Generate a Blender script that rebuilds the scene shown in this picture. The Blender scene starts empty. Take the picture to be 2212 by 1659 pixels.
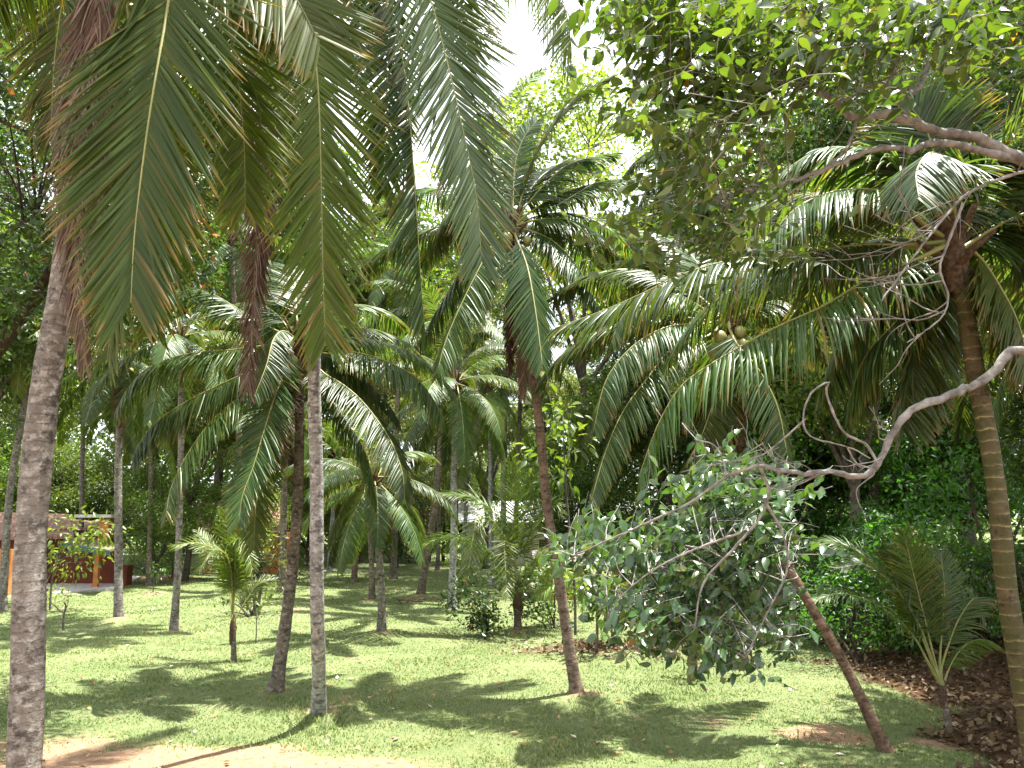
import bpy, math, random
import numpy as np
from mathutils import Vector
R = math.radians

# ------------------------------------------------------------------ camera, sky, sun, exposure
scene = bpy.context.scene
COL = scene.collection
IMW, IMH, FPX = 2212.0, 1659.0, 1736.0          # measuring frame of the photograph
PITCH = math.atan((1110 - IMH / 2) / FPX)       # horizon lies at row 1110
CAMH = 4.0
cam_data = bpy.data.cameras.new("camera")
cam = bpy.data.objects.new("camera", cam_data)
COL.objects.link(cam)
cam.location = (0, 0, CAMH)
cam.rotation_euler = (math.pi / 2 + PITCH, 0, 0)
cam_data.sensor_fit = 'HORIZONTAL'
cam_data.sensor_width = 36
cam_data.lens = 36 * FPX / IMW
cam_data.clip_end = 2000
scene.camera = cam

SUN_EL, SUN_AZ = R(75), R(72)                   # azimuth measured from +Y towards +X
SUN_DIR = Vector((math.sin(SUN_AZ) * math.cos(SUN_EL), math.cos(SUN_AZ) * math.cos(SUN_EL), math.sin(SUN_EL)))
world = bpy.data.worlds.new("World")
scene.world = world
world.use_nodes = True
wn, wl = world.node_tree.nodes, world.node_tree.links
wn.clear()
w_out = wn.new('ShaderNodeOutputWorld')
w_bg = wn.new('ShaderNodeBackground')
w_sky = wn.new('ShaderNodeTexSky')
w_sky.sky_type = 'NISHITA'
w_sky.sun_disc = False
w_sky.sun_elevation = SUN_EL
w_sky.sun_rotation = SUN_AZ
w_sky.air_density = 1.0
w_sky.dust_density = 4.0
w_sky.ozone_density = 1.0
# thin bright cloud over the whole sky
w_tc = wn.new('ShaderNodeTexCoord')
w_no = wn.new('ShaderNodeTexNoise'); w_no.inputs['Scale'].default_value = 2.2; w_no.inputs['Detail'].default_value = 6
w_rp = wn.new('ShaderNodeMapRange')
w_rp.inputs['From Min'].default_value = .35; w_rp.inputs['From Max'].default_value = .62
w_rp.inputs['To Min'].default_value = .45; w_rp.inputs['To Max'].default_value = .9
w_mx = wn.new('ShaderNodeMix'); w_mx.data_type = 'RGBA'
w_mx.inputs['B'].default_value = (9.0, 9.2, 9.6, 1)
wl.new(w_tc.outputs['Generated'], w_no.inputs['Vector'])
wl.new(w_no.outputs['Fac'], w_rp.inputs['Value'])
wl.new(w_rp.outputs['Result'], w_mx.inputs['Factor'])
wl.new(w_sky.outputs['Color'], w_mx.inputs['A'])
wl.new(w_mx.outputs['Result'], w_bg.inputs['Color'])
w_bg.inputs['Strength'].default_value = 0.08
wl.new(w_bg.outputs['Background'], w_out.inputs['Surface'])

sun_data = bpy.data.lights.new("sun", 'SUN')
sun_data.energy = 5.0
sun_data.angle = R(0.55)
sun_data.color = (1.0, 0.965, 0.90)
sun = bpy.data.objects.new("sun", sun_data)
COL.objects.link(sun)
sun.rotation_euler = SUN_DIR.to_track_quat('Z', 'Y').to_euler()

scene.view_settings.view_transform = 'Standard'
scene.view_settings.look = 'None'
scene.view_settings.gamma = 1
scene.view_settings.exposure = 2.13
try:
    cy = scene.cycles
    cy.max_bounces = 7; cy.diffuse_bounces = 4; cy.glossy_bounces = 2
    cy.transmission_bounces = 4; cy.transparent_max_bounces = 4; cy.volume_bounces = 0
    cy.caustics_reflective = False; cy.caustics_refractive = False
    cy.sample_clamp_indirect = 6
except Exception:
    pass

# ------------------------------------------------------------------ terrain function and pixel helpers
def sstep(a, b, x):
    t = np.clip((x - a) / (b - a), 0, 1)
    return t * t * (3 - 2 * t)

MOUNDS = []                                     # x, y, radius, height : filled from palm bases below
def th0(x, y):
    x = np.asarray(x, float); y = np.asarray(y, float)
    x0 = 6.9 + .235 * (y - 12.3) + .5 * np.sin(y * .45)
    bank = sstep(0, 7.5, x - x0) * 2.3
    und = .05 * np.sin(x * .5 + 1) * np.sin(y * .37) + .03 * np.sin(x * 1.3 + y * .9) + .02 * np.sin(x * 2.3 - y * 1.9)
    return bank + und * sstep(4, 10, y)

def th(x, y):
    z = th0(x, y)
    for (mx, my, r, h) in MOUNDS:
        z = z + h * np.exp(-((np.asarray(x) - mx) ** 2 + (np.asarray(y) - my) ** 2) / (r * r))
    return z

CP, SP = math.cos(PITCH), math.sin(PITCH)
def ray(px, py):
    u = (px - IMW / 2) / FPX; v = (IMH / 2 - py) / FPX
    return np.array((u, CP - v * SP, SP + v * CP))
def at(px, py, Y):
    d = ray(px, py); s = Y / d[1]
    return np.array((d[0] * s, Y, CAMH + d[2] * s))
def gr(px, py):
    d = ray(px, py); z = 0.
    for _ in range(12):
        s = (z - CAMH) / d[2]
        p = d * s
        z = float(th0(p[0], p[1]))
    return np.array((p[0], p[1], z))

# ------------------------------------------------------------------ mesh and object helpers
class Geo:
    """collects quads / triangles with two point attributes"""
    def __init__(s):
        s.V = []; s.Q = []; s.T = []; s.A = []; s.B = []; s.n = 0
    def add(s, v, q=None, t=None, a=None, b=None):
        v = np.asarray(v, float).reshape(-1, 3)
        if q is not None and len(q): s.Q.append(np.asarray(q, int).reshape(-1, 4) + s.n)
        if t is not None and len(t): s.T.append(np.asarray(t, int).reshape(-1, 3) + s.n)
        s.V.append(v)
        s.A.append(np.zeros(len(v)) if a is None else np.broadcast_to(np.asarray(a, float), (len(v),)))
        s.B.append(np.zeros(len(v)) if b is None else np.broadcast_to(np.asarray(b, float), (len(v),)))
        s.n += len(v)
    def mesh(s, name, mat, smooth=True):
        V = np.concatenate(s.V).astype(np.float32)
        Q = np.concatenate(s.Q) if s.Q else np.zeros((0, 4), int)
        T = np.concatenate(s.T) if s.T else np.zeros((0, 3), int)
        me = bpy.data.meshes.new(name)
        me.vertices.add(len(V)); me.vertices.foreach_set('co', V.ravel())
        nl = Q.size + T.size
        me.loops.add(nl)
        me.loops.foreach_set('vertex_index', np.concatenate([Q.ravel(), T.ravel()]).astype(np.int32))
        npoly = len(Q) + len(T)
        me.polygons.add(npoly)
        ls = np.concatenate([np.arange(len(Q)) * 4, Q.size + np.arange(len(T)) * 3]).astype(np.int32)
        me.polygons.foreach_set('loop_start', ls)
        me.polygons.foreach_set('use_smooth', np.full(npoly, smooth, dtype=bool))
        for nm, arr in (('rnd', s.A), ('along', s.B)):
            at_ = me.attributes.new(nm, 'FLOAT', 'POINT')
            at_.data.foreach_set('value', np.concatenate(arr).astype(np.float32))
        me.update(calc_edges=True)
        me.validate()
        me.materials.append(mat)
        return me

def obj(name, me, parent=None, loc=(0, 0, 0), rotz=0, scale=1):
    o = bpy.data.objects.new(name, me)
    COL.objects.link(o)
    o.location = tuple(float(c) for c in loc)
    o.rotation_euler = (0, 0, rotz)
    o.scale = (scale,) * 3 if np.isscalar(scale) else tuple(scale)
    if parent is not None: o.parent = parent
    return o
def tag(o, label, cat, group=None):
    o['label'] = label; o['category'] = cat
    if group: o['group'] = group
    return o
def thing(name, label, cat, loc, group=None, rotz=0, scale=1):
    return tag(obj(name, None, None, loc, rotz, scale), label, cat, group)

def nrm(v):
    v = np.asarray(v, float)
    return v / np.maximum(np.linalg.norm(v, axis=-1, keepdims=True), 1e-9)

def spline(P, n):
    """Catmull-Rom through P, resampled evenly by length"""
    P = np.asarray(P, float)
    if len(P) == 2:
        return P[0] + (P[1] - P[0]) * np.linspace(0, 1, n)[:, None]
    E = np.vstack([2 * P[0] - P[1], P, 2 * P[-1] - P[-2]])
    out = []
    for i in range(1, len(E) - 2):
        t = np.linspace(0, 1, 24, endpoint=False)[:, None]
        a, b, c, d = E[i - 1], E[i], E[i + 1], E[i + 2]
        out.append(.5 * ((2 * b) + (-a + c) * t + (2 * a - 5 * b + 4 * c - d) * t ** 2 + (-a + 3 * b - 3 * c + d) * t ** 3))
    C = np.vstack(out + [P[-1:]])
    L = np.concatenate([[0], np.cumsum(np.linalg.norm(np.diff(C, axis=0), axis=1))])
    s = np.linspace(0, L[-1], n)
    return np.stack([np.interp(s, L, C[:, k]) for k in range(3)], 1)

def tube(g, P, rad, sides=8, cap=True, a=0., rough=0., rng=None, ell=1.):
    """tube along P with radii; 'along' holds metres from the start"""
    P = np.asarray(P, float); m = len(P)
    rad = np.broadcast_to(np.asarray(rad, float), (m,))
    T = nrm(np.gradient(P, axis=0))
    ref = np.array((0., 0., 1.)) if abs(T[0, 2]) < .9 else np.array((1., 0., 0.))
    X = np.cross(T[0], ref); X /= np.linalg.norm(X)
    L = np.concatenate([[0], np.cumsum(np.linalg.norm(np.diff(P, axis=0), axis=1))])
    ang = np.linspace(0, 2 * np.pi, sides, endpoint=False)
    rows = []
    for i in range(m):
        X = X - X.dot(T[i]) * T[i]; X /= max(np.linalg.norm(X), 1e-9)
        Yv = np.cross(T[i], X)
        r = rad[i] * np.ones(sides)
        if rough and rng is not None: r = r * (1 + rough * rng.normal(size=sides))
        rows.append(P[i] + (np.cos(ang) * r)[:, None] * X + (np.sin(ang) * r * ell)[:, None] * Yv)
    V = np.concatenate(rows)
    i, j = np.meshgrid(np.arange(m - 1), np.arange(sides), indexing='ij')
    j2 = (j + 1) % sides
    Q = np.stack([i * sides + j, i * sides + j2, (i + 1) * sides + j2, (i + 1) * sides + j], -1).reshape(-1, 4)
    Tt = None
    if cap:
        V = np.vstack([V, P[-1:] + T[-1] * rad[-1] * .5])
        c = len(V) - 1; b = (m - 1) * sides
        Tt = [[b + k, b + (k + 1) % sides, c] for k in range(sides)]
    al = np.repeat(L, sides)
    if cap: al = np.append(al, L[-1])
    g.add(V, Q, Tt, a=a, b=al)

def box(g, x0, x1, y0, y1, z0, z1, a=0.):
    V = [(x, y, z) for z in (z0, z1) for y in (y0, y1) for x in (x0, x1)]
    g.add(V, [[0, 2, 3, 1], [4, 5, 7, 6], [0, 1, 5, 4], [2, 6, 7, 3], [0, 4, 6, 2], [1, 3, 7, 5]], a=a)

def slab(g, c, thick, a=0.):
    """slab over four corner points (counter-clockwise seen from above)"""
    c = np.asarray(c, float); d = c - np.array((0, 0, thick))
    V = np.vstack([c, d])
    g.add(V, [[0, 1, 2, 3], [7, 6, 5, 4], [0, 4, 5, 1], [1, 5, 6, 2], [2, 6, 7, 3], [3, 7, 4, 0]], a=a)

# ------------------------------------------------------------------ materials
def newmat(name):
    m = bpy.data.materials.new(name); m.use_nodes = True
    nt = m.node_tree; nt.nodes.clear()
    return m, nt
def N(nt, typ, **kw):
    n = nt.nodes.new(typ)
    for k, v in kw.items():
        if k in n.inputs: n.inputs[k].default_value = v
        else: setattr(n, k, v)
    return n
def ramp(nt, fac, stops):
    r = nt.nodes.new('ShaderNodeValToRGB')
    els = r.color_ramp.elements
    while len(els) < len(stops): els.new(.5)
    for e, (p, c) in zip(els, stops):
        e.position = p; e.color = (*c, 1) if len(c) == 3 else c
    nt.links.new(fac, r.inputs['Fac'])
    return r.outputs['Color']
def mixc(nt, fac, a, b, mode='MIX'):
    m = nt.nodes.new('ShaderNodeMix'); m.data_type = 'RGBA'; m.blend_type = mode
    for s, v in (('Factor', fac), ('A', a), ('B', b)):
        if hasattr(v, 'is_output') or isinstance(v, bpy.types.NodeSocket): nt.links.new(v, m.inputs[s])
        elif isinstance(v, (int, float)): m.inputs[s].default_value = v
        else: m.inputs[s].default_value = (*v, 1)
    return m.outputs['Result']
def mathn(nt, op, a, b=0.):
    m = nt.nodes.new('ShaderNodeMath'); m.operation = op
    for i, v in enumerate((a, b)):
        if isinstance(v, bpy.types.NodeSocket): nt.links.new(v, m.inputs[i])
        else: m.inputs[i].default_value = v
    return m.outputs[0]
def attr(nt, name):
    a = nt.nodes.new('ShaderNodeAttribute'); a.attribute_name = name
    return a.outputs['Fac']
def noise(nt, scale, detail=4, coord='Object', vec=None, rough=.55):
    n = nt.nodes.new('ShaderNodeTexNoise')
    n.inputs['Scale'].default_value = scale; n.inputs['Detail'].default_value = detail; n.inputs['Roughness'].default_value = rough
    if vec is None:
        vec = nt.nodes.new('ShaderNodeTexCoord').outputs[coord]
    nt.links.new(vec, n.inputs['Vector'])
    return n.outputs['Fac']
def finish(nt, shader):
    o = nt.nodes.new('ShaderNodeOutputMaterial')
    nt.links.new(shader, o.inputs['Surface'])
def bump(nt, h, strength=.4, dist=.02):
    b = nt.nodes.new('ShaderNodeBump')
    b.inputs['Strength'].default_value = strength; b.inputs['Distance'].default_value = dist
    nt.links.new(h, b.inputs['Height'])
    return b.outputs['Normal']

def leafmat(name, stops, tint, trans=.42, rough=.38, tipc=None, tip_at=.8, spec=.5, objvar=.35):
    """leaf: reflecting and transmitting; colour varies from leaf to leaf ('rnd') and plant to plant"""
    m, nt = newmat(name)
    c = ramp(nt, attr(nt, 'rnd'), stops)
    oi = nt.nodes.new('ShaderNodeObjectInfo')
    hv = nt.nodes.new('ShaderNodeHueSaturation')
    mr = N(nt, 'ShaderNodeMapRange'); mr.inputs['To Min'].default_value = 1 - objvar; mr.inputs['To Max'].default_value = 1 + objvar
    nt.links.new(oi.outputs['Random'], mr.inputs['Value'])
    nt.links.new(mr.outputs['Result'], hv.inputs['Value'])
    mh = N(nt, 'ShaderNodeMapRange'); mh.inputs['To Min'].default_value = .485; mh.inputs['To Max'].default_value = .512
    nt.links.new(mathn(nt, 'FRACT', mathn(nt, 'MULTIPLY', oi.outputs['Random'], 7.31)), mh.inputs['Value'])
    nt.links.new(mh.outputs['Result'], hv.inputs['Hue'])
    nt.links.new(c, hv.inputs['Color'])
    c = hv.outputs['Color']
    if tipc is not None:
        f = N(nt, 'ShaderNodeMapRange'); f.inputs['From Min'].default_value = tip_at; f.inputs['From Max'].default_value = 1.0
        v = mathn(nt, 'ADD', attr(nt, 'along'), mathn(nt, 'MULTIPLY', mathn(nt, 'SUBTRACT', attr(nt, 'rnd'), .5), .35))
        nt.links.new(v, f.inputs['Value'])
        c = mixc(nt, f.outputs['Result'], c, tipc)
    p = N(nt, 'ShaderNodeBsdfPrincipled', Roughness=rough)
    p.inputs['Specular IOR Level'].default_value = spec
    nt.links.new(c, p.inputs['Base Color'])
    t = nt.nodes.new('ShaderNodeBsdfTranslucent')
    nt.links.new(mixc(nt, 1., c, tint, 'MULTIPLY'), t.inputs['Color'])
    ms = nt.nodes.new('ShaderNodeMixShader'); ms.inputs['Fac'].default_value = trans
    nt.links.new(p.outputs[0], ms.inputs[1]); nt.links.new(t.outputs[0], ms.inputs[2])
    finish(nt, ms.outputs[0])
    return m

def barkmat(name, base, dark, spots, spot_amt=.5, ring=9., ring_amt=.7, moss=None, scale=1., ringc=None):
    """palm bark: ring scars along the trunk ('along' is metres), blotches and lichen"""
    m, nt = newmat(name)
    tc = nt.nodes.new('ShaderNodeTexCoord').outputs['Object']
    mp = nt.nodes.new('ShaderNodeMapping'); mp.inputs['Scale'].default_value = (1, 1, 1.35)
    nt.links.new(tc, mp.inputs['Vector']); tcs = mp.outputs['Vector']
    n1 = noise(nt, 2.4 * scale, 5, vec=tc, rough=.6)
    n2 = noise(nt, 9 * scale, 6, vec=tcs, rough=.68)
    n4 = noise(nt, 34 * scale, 5, vec=tcs, rough=.7)
    c = mixc(nt, ramp(nt, n1, [(.32, (0, 0, 0)), (.66, (1, 1, 1))]), dark, base)
    al = mathn(nt, 'ADD', attr(nt, 'along'), mathn(nt, 'MULTIPLY', n2, .10))
    fr = mathn(nt, 'FRACT', mathn(nt, 'MULTIPLY', al, ring))
    line = ramp(nt, fr, [(0, (1, 1, 1)), (.12, (.2, .2, .2)), (.25, (0, 0, 0)), (.94, (0, 0, 0)), (1, (1, 1, 1))])
    lf = mathn(nt, 'MULTIPLY', mathn(nt, 'MULTIPLY', line, ring_amt), ramp(nt, noise(nt, 4.1, 4, vec=tc), [(.4, (.1, .1, .1)), (.65, (1, 1, 1))]))
    sp = ramp(nt, n2, [(.5, (0, 0, 0)), (.62, (1, 1, 1))])
    c = mixc(nt, mathn(nt, 'MULTIPLY', sp, spot_amt), c, spots)
    if ringc is None: c = mixc(nt, lf, c, tuple(x * .35 for x in dark))
    n3 = noise(nt, 6 * scale, 6, vec=tcs, rough=.75)
    c = mixc(nt, mathn(nt, 'MULTIPLY', ramp(nt, n3, [(.51, (0, 0, 0)), (.6, (1, 1, 1))]), .85), c, tuple(x * .38 for x in dark))
    c = mixc(nt, mathn(nt, 'MULTIPLY', ramp(nt, n4, [(.45, (0, 0, 0)), (.75, (1, 1, 1))]), .45), c, tuple(x * .5 for x in dark))
    if moss is not None:
        mf = ramp(nt, noise(nt, 2.3, 5, vec=tc), [(.35, (0, 0, 0)), (.6, (1, 1, 1))])
        c = mixc(nt, mathn(nt, 'MULTIPLY', mf, .85), c, moss)
    if ringc is not None: c = mixc(nt, lf, c, ringc)
    p = N(nt, 'ShaderNodeBsdfPrincipled', Roughness=.85)
    p.inputs['Specular IOR Level'].default_value = .2
    nt.links.new(c, p.inputs['Base Color'])
    h = mathn(nt, 'SUBTRACT', mathn(nt, 'ADD', mathn(nt, 'MULTIPLY', n2, .6), mathn(nt, 'MULTIPLY', n4, .6)), mathn(nt, 'MULTIPLY', line, .5))
    nt.links.new(bump(nt, h, .7, .02), p.inputs['Normal'])
    finish(nt, p.outputs[0])
    return m

def roughmat(name, c1, c2, scale=6, rough=.85, bs=.3, dist=.02, coord='Object', spec=.25, stops=(.35, .65)):
    m, nt = newmat(name)
    n = noise(nt, scale, 6, coord)
    c = ramp(nt, n, [(stops[0], c1), (stops[1], c2)])
    p = N(nt, 'ShaderNodeBsdfPrincipled', Roughness=rough)
    p.inputs['Specular IOR Level'].default_value = spec
    nt.links.new(c, p.inputs['Base Color'])
    nt.links.new(bump(nt, noise(nt, scale * 4, 4, coord), bs, dist), p.inputs['Normal'])
    finish(nt, p.outputs[0])
    return m

TINT = (1.9, 1.75, .55)
M = {}
M['frond'] = leafmat('palm_frond', [(0, (.04, .08, .022)), (.5, (.056, .105, .028)), (.86, (.078, .125, .032)), (1, (.16, .13, .035))], TINT, .44, .36, (.20, .14, .05), .86)
M['frond_yellow'] = leafmat('palm_frond_olive', [(0, (.055, .09, .014)), (.5, (.08, .12, .018)), (.88, (.11, .13, .022)), (1, (.17, .13, .03))], (1.75, 1.95, .4), .52, .45, (.23, .15, .05), .82, spec=.3)
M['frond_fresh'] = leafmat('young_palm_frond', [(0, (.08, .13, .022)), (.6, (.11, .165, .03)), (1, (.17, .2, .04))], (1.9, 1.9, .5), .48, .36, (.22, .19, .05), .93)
M['frond_dead'] = leafmat('dead_palm_frond', [(0, (.06, .038, .027)), (.5, (.115, .078, .056)), (1, (.26, .21, .16))], (1.2, .9, .7), .2, .8, None, 1, .2)
M['midrib'] = roughmat('frond_midrib', (.16, .18, .045), (.26, .24, .08), 3, .5, .1, spec=.4)
M['midrib_dead'] = roughmat('dead_midrib', (.1, .065, .04), (.19, .14, .1), 4, .9, .1)
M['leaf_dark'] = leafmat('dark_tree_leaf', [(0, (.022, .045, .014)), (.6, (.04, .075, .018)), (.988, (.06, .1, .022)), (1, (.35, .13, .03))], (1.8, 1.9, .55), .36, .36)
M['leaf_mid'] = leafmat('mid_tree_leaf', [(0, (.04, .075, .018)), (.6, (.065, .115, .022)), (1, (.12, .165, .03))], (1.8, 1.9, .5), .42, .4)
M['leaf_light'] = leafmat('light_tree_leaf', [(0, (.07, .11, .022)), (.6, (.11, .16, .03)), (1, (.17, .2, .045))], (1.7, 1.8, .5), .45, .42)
M['leaf_olive'] = leafmat('olive_tree_leaf', [(0, (.06, .075, .025)), (.6, (.09, .11, .035)), (1, (.15, .15, .05))], (1.6, 1.6, .55), .42, .45)
M['leaf_big'] = leafmat('broad_fig_leaf', [(0, (.03, .068, .016)), (.55, (.05, .1, .021)), (.92, (.085, .135, .027)), (.982, (.14, .15, .033)), (.99, (.42, .19, .03)), (1, (.5, .17, .03))], (1.9, 1.9, .45), .42, .3, spec=.6, objvar=.1)
M['leaf_gloss'] = leafmat('glossy_fig_leaf', [(0, (.032, .07, .022)), (.6, (.052, .105, .03)), (.95, (.085, .135, .038)), (.985, (.12, .11, .03)), (1, (.35, .14, .04))], (1.7, 1.8, .5), .32, .27, spec=.8, objvar=.1)
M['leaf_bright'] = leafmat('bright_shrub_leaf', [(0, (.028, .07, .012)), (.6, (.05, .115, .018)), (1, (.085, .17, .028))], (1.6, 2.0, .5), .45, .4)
M['bark_pale'] = barkmat('palm_bark_pale', (.20, .182, .155), (.105, .09, .075), (.40, .385, .35), .6, 11, .3)
M['bark_grey'] = barkmat('palm_bark_grey', (.31, .305, .295), (.16, .152, .145), (.55, .54, .51), .65, 10, .2)
M['bark_red'] = barkmat('palm_bark_reddish', (.225, .165, .12), (.115, .08, .056), (.36, .31, .26), .3, 9, .75)
M['bark_brown'] = barkmat('palm_bark_brown', (.19, .155, .115), (.085, .068, .05), (.42, .39, .34), .45, 8, .6)
M['bark_moss'] = barkmat('palm_bark_mossy', (.15, .11, .065), (.055, .04, .022), (.28, .23, .14), .3, 7, .95, moss=(.06, .062, .02), ringc=(.36, .31, .15))
M['bark_orange'] = barkmat('palm_bark_orange', (.165, .10, .06), (.08, .05, .03), (.30, .25, .19), .3, 8, .6)
M['bark_dark'] = roughmat('dark_tree_bark', (.035, .027, .02), (.09, .07, .052), 6, .9, .6, .03)
M['bark_tree'] = roughmat('grey_tree_bark', (.055, .044, .035), (.135, .112, .09), 6, .9, .5, .02)
M['bark_branch'] = roughmat('pale_branch_bark', (.10, .092, .082), (.27, .255, .235), 11, .85, .7, .012)
M['fibre'] = roughmat('palm_fibre', (.045, .028, .017), (.13, .085, .05), 20, .95, .8, .03)
M['nut'] = roughmat('green_coconut', (.13, .15, .03), (.23, .21, .06), 5, .45, .1, spec=.5)
M['boot'] = roughmat('frond_boot', (.12, .09, .035), (.3, .2, .08), 6, .7, .3)

# ------------------------------------------------------------------ frond and trunk builders
def frond_geo(spine, n=60, L=1.0, W=.045, g=.5, normal=(0, 0, 1), seed=0, k=6, fold=True, t0=.16, spread=1., lift=.22, gaps=.03, wild=.08, a0=70, a1=30):
    """leaflets of one palm frond along a spine (points, root to tip)"""
    rng = np.random.default_rng(seed)
    C = spline(spine, 60)
    T = nrm(np.gradient(C, axis=0))
    nh = np.asarray(normal, float)
    Nn = nrm(nh - (T @ nh)[:, None] * T)
    S = np.cross(T, Nn)
    geo = Geo()
    for side in (-1, 1):
        t = np.linspace(t0, .992, n) + rng.normal(size=n) * .25 / n
        t = t[rng.random(n) > gaps]
        m = len(t)
        s = np.clip(t, 0, 1) * 59
        ip = lambda A: np.stack([np.interp(s, np.arange(60), A[:, q]) for q in range(3)], 1)
        P0, Tt, Ns, Ss = ip(C), nrm(ip(T)), nrm(ip(Nn)), nrm(ip(S)) * side
        a = (1 + .07 * np.sin(t * 31 + seed + side) + .05 * np.sin(t * 67 + 2 * seed)) * (R(a0) * (1 - t ** 1.2) + R(a1) * t ** 1.2) * spread * (1 + rng.normal(size=m) * wild)
        lf = lift + rng.normal(size=m) * wild * 1.4
        D = nrm(np.cos(a)[:, None] * Tt + np.sin(a)[:, None] * (Ss * np.cos(lf)[:, None] + Ns * np.sin(lf)[:, None]))
        u = np.clip((t - t0) / (1 - t0), 0, 1)
        Ln = L * (.62 + .38 * np.sin(np.clip(u * 2.6, 0, np.pi / 2))) * (1 - .68 * u ** 2.2) * (1 + rng.normal(size=m) * .06)
        Ln = Ln * np.where(rng.random(m) < .05, rng.uniform(.45, .8, m), 1)
        gl = g * (1 + rng.normal(size=m) * .25 + .35 * np.sin(t * 23 + seed)) * (.22 + .78 * np.sqrt(np.clip(1 - Tt[:, 2] ** 2, 0, 1)))
        gl = gl + np.where(rng.random(m) < .05, rng.uniform(1.5, 5, m), 0)          # broken, hanging leaflets
        Wd = nrm(np.cross(D, Ns))
        tw = rng.normal(size=m) * .28
        rows = []; wp = np.interp(np.linspace(0, 1, k + 1), [0, .1, .4, .72, .9, 1], [.5, 1, .95, .72, .4, .03])
        P = P0.copy(); vert = []
        for i in range(k + 1):
            w = nrm(Wd - np.sum(Wd * D, 1, keepdims=True) * D)
            nl = np.cross(w, D)
            w2 = w * np.cos(tw)[:, None] + nl * np.sin(tw)[:, None]
            nl2 = np.cross(w2, D)
            hw = W * .5 * wp[i]
            if fold: vert.append(np.stack([P - w2 * hw - nl2 * hw * .35, P + nl2 * hw * .35, P + w2 * hw - nl2 * hw * .35], 1))
            else: vert.append(np.stack([P - w2 * hw, P + w2 * hw], 1))
            P = P + D * (Ln / k)[:, None]
            D = nrm(D + np.array((0, 0, -1.)) * (gl * (Ln / L) / k * (.5 + 1.2 * i / k))[:, None] + rng.normal(size=(m, 3)) * wild * .15)
        A = np.stack(vert, 1)                      # m, k+1, c, 3
        c = A.shape[2]
        idx = np.arange(m * (k + 1) * c).reshape(m, k + 1, c)
        q = [np.stack([idx[:, :-1, j], idx[:, :-1, j + 1], idx[:, 1:, j + 1], idx[:, 1:, j]], -1).reshape(-1, 4) for j in range(c - 1)]
        rn = np.repeat(np.clip(rng.normal(.5, .22, m), 0, 1), (k + 1) * c)
        al = np.tile(np.repeat(np.linspace(0, 1, k + 1), c), m)
        geo.add(A.reshape(-1, 3), np.concatenate(q), a=rn, b=al)
    return geo

def midrib_geo(spine, r=.028):
    C = spline(spine, 26)
    t = np.linspace(0, 1, 26)
    g = Geo()
    tube(g, C, r * (1.5 * np.exp(-t * 14) + 1 - .82 * t), 6, ell=.7)
    return g

def template_spine(el, length=4.6):
    """frond spine in the XZ plane leaving the crown at elevation el (degrees)"""
    bend = np.interp(el, [-70, -30, 10, 50, 85], [18, 48, 78, 88, 48])
    s = np.linspace(0, 1, 14)
    ang = np.radians(np.maximum(el - bend * s ** 1.25, -88))
    d = np.stack([np.cos(ang), 0 * ang, np.sin(ang)], 1)
    P = np.concatenate([[(0, 0, 0)], np.cumsum((d[:-1] + d[1:]) / 2 * length / 13, axis=0)])
    return P
ELS = [82, 68, 52, 36, 20, 4, -14, -32, -50, -66]
TEMPL = {}
def template(el, lod, mat, seed):
    key = (el, lod, mat, seed)
    if key not in TEMPL:
        sp = template_spine(el)
        sp = sp + np.stack([0 * sp[:, 0], .25 * (seed - .5) * np.linspace(0, 1, len(sp)) ** 2, 0 * sp[:, 0]], 1)
        if lod == 'near': kw = dict(n=150, k=6, fold=True, W=.038)
        elif lod == 'mid': kw = dict(n=140, k=4, fold=True, W=.04)
        else: kw = dict(n=84, k=3, fold=False, W=.062)
        t = math.radians(el)
        g = frond_geo(sp, L=1.1, g=1.15 if mat != 'frond_dead' else 2.6, normal=(-math.sin(t), 0, math.cos(t)), seed=hash((el, seed)) % 9999, lift=-.45 if el < 60 else .1, a0=76, a1=34, wild=.06 if mat != 'frond_dead' else .3, **kw)
        TEMPL[key] = (g.mesh('frond', M[mat]), midrib_geo(sp).mesh('midrib', M['midrib_dead' if mat == 'frond_dead' else 'midrib']))
    return TEMPL[key]

def trunk_mesh(path, r0, r1, mat, seed=0, flare=1.5, flare_h=.38, step=.07, sides=20, origin=None):
    rng = np.random.default_rng(seed)
    C = spline(path, 80)
    Lt = float(np.sum(np.linalg.norm(np.diff(C, axis=0), axis=1)))
    n = int(np.clip(Lt / step, 24, 220))
    C = spline(path, n)
    s = np.linspace(0, Lt, n)
    r = r0 + (r1 - r0) * np.clip(s / Lt, 0, 1) ** .8
    r = r * (1 + (flare - 1) * np.exp(-s / flare_h))
    r = r * (1 + .03 * np.sin(s * 4.3 + seed) * np.sin(s * 1.1) + .007 * rng.normal(size=n))
    C = C + np.stack([.012 * np.sin(s * 1.7 + seed), .012 * np.cos(s * 2.1 + seed), 0 * s], 1)
    g = Geo()
    tube(g, C - (0 if origin is None else origin), r, sides, rough=.008, rng=rng)
    return g.mesh('trunk', M[mat])

def sphere(g, c, r, seg=10, rings=7, sc=(1, 1, 1), a=0., jit=0., rng=None):
    V = []; 
    for i in range(rings + 1):
        ph = math.pi * i / rings
        for j in range(seg):
            th_ = 2 * math.pi * j / seg
            V.append((math.sin(ph) * math.cos(th_), math.sin(ph) * math.sin(th_), math.cos(ph)))
    V = np.array(V)
    if jit: V = V * (1 + jit * rng.normal(size=(len(V), 1)))
    V = V * r * np.array(sc) + np.asarray(c)
    Q = [[i * seg + j, (i + 1) * seg + j, (i + 1) * seg + (j + 1) % seg, i * seg + (j + 1) % seg] for i in range(rings) for j in range(seg)]
    g.add(V, Q, a=a)

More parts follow.
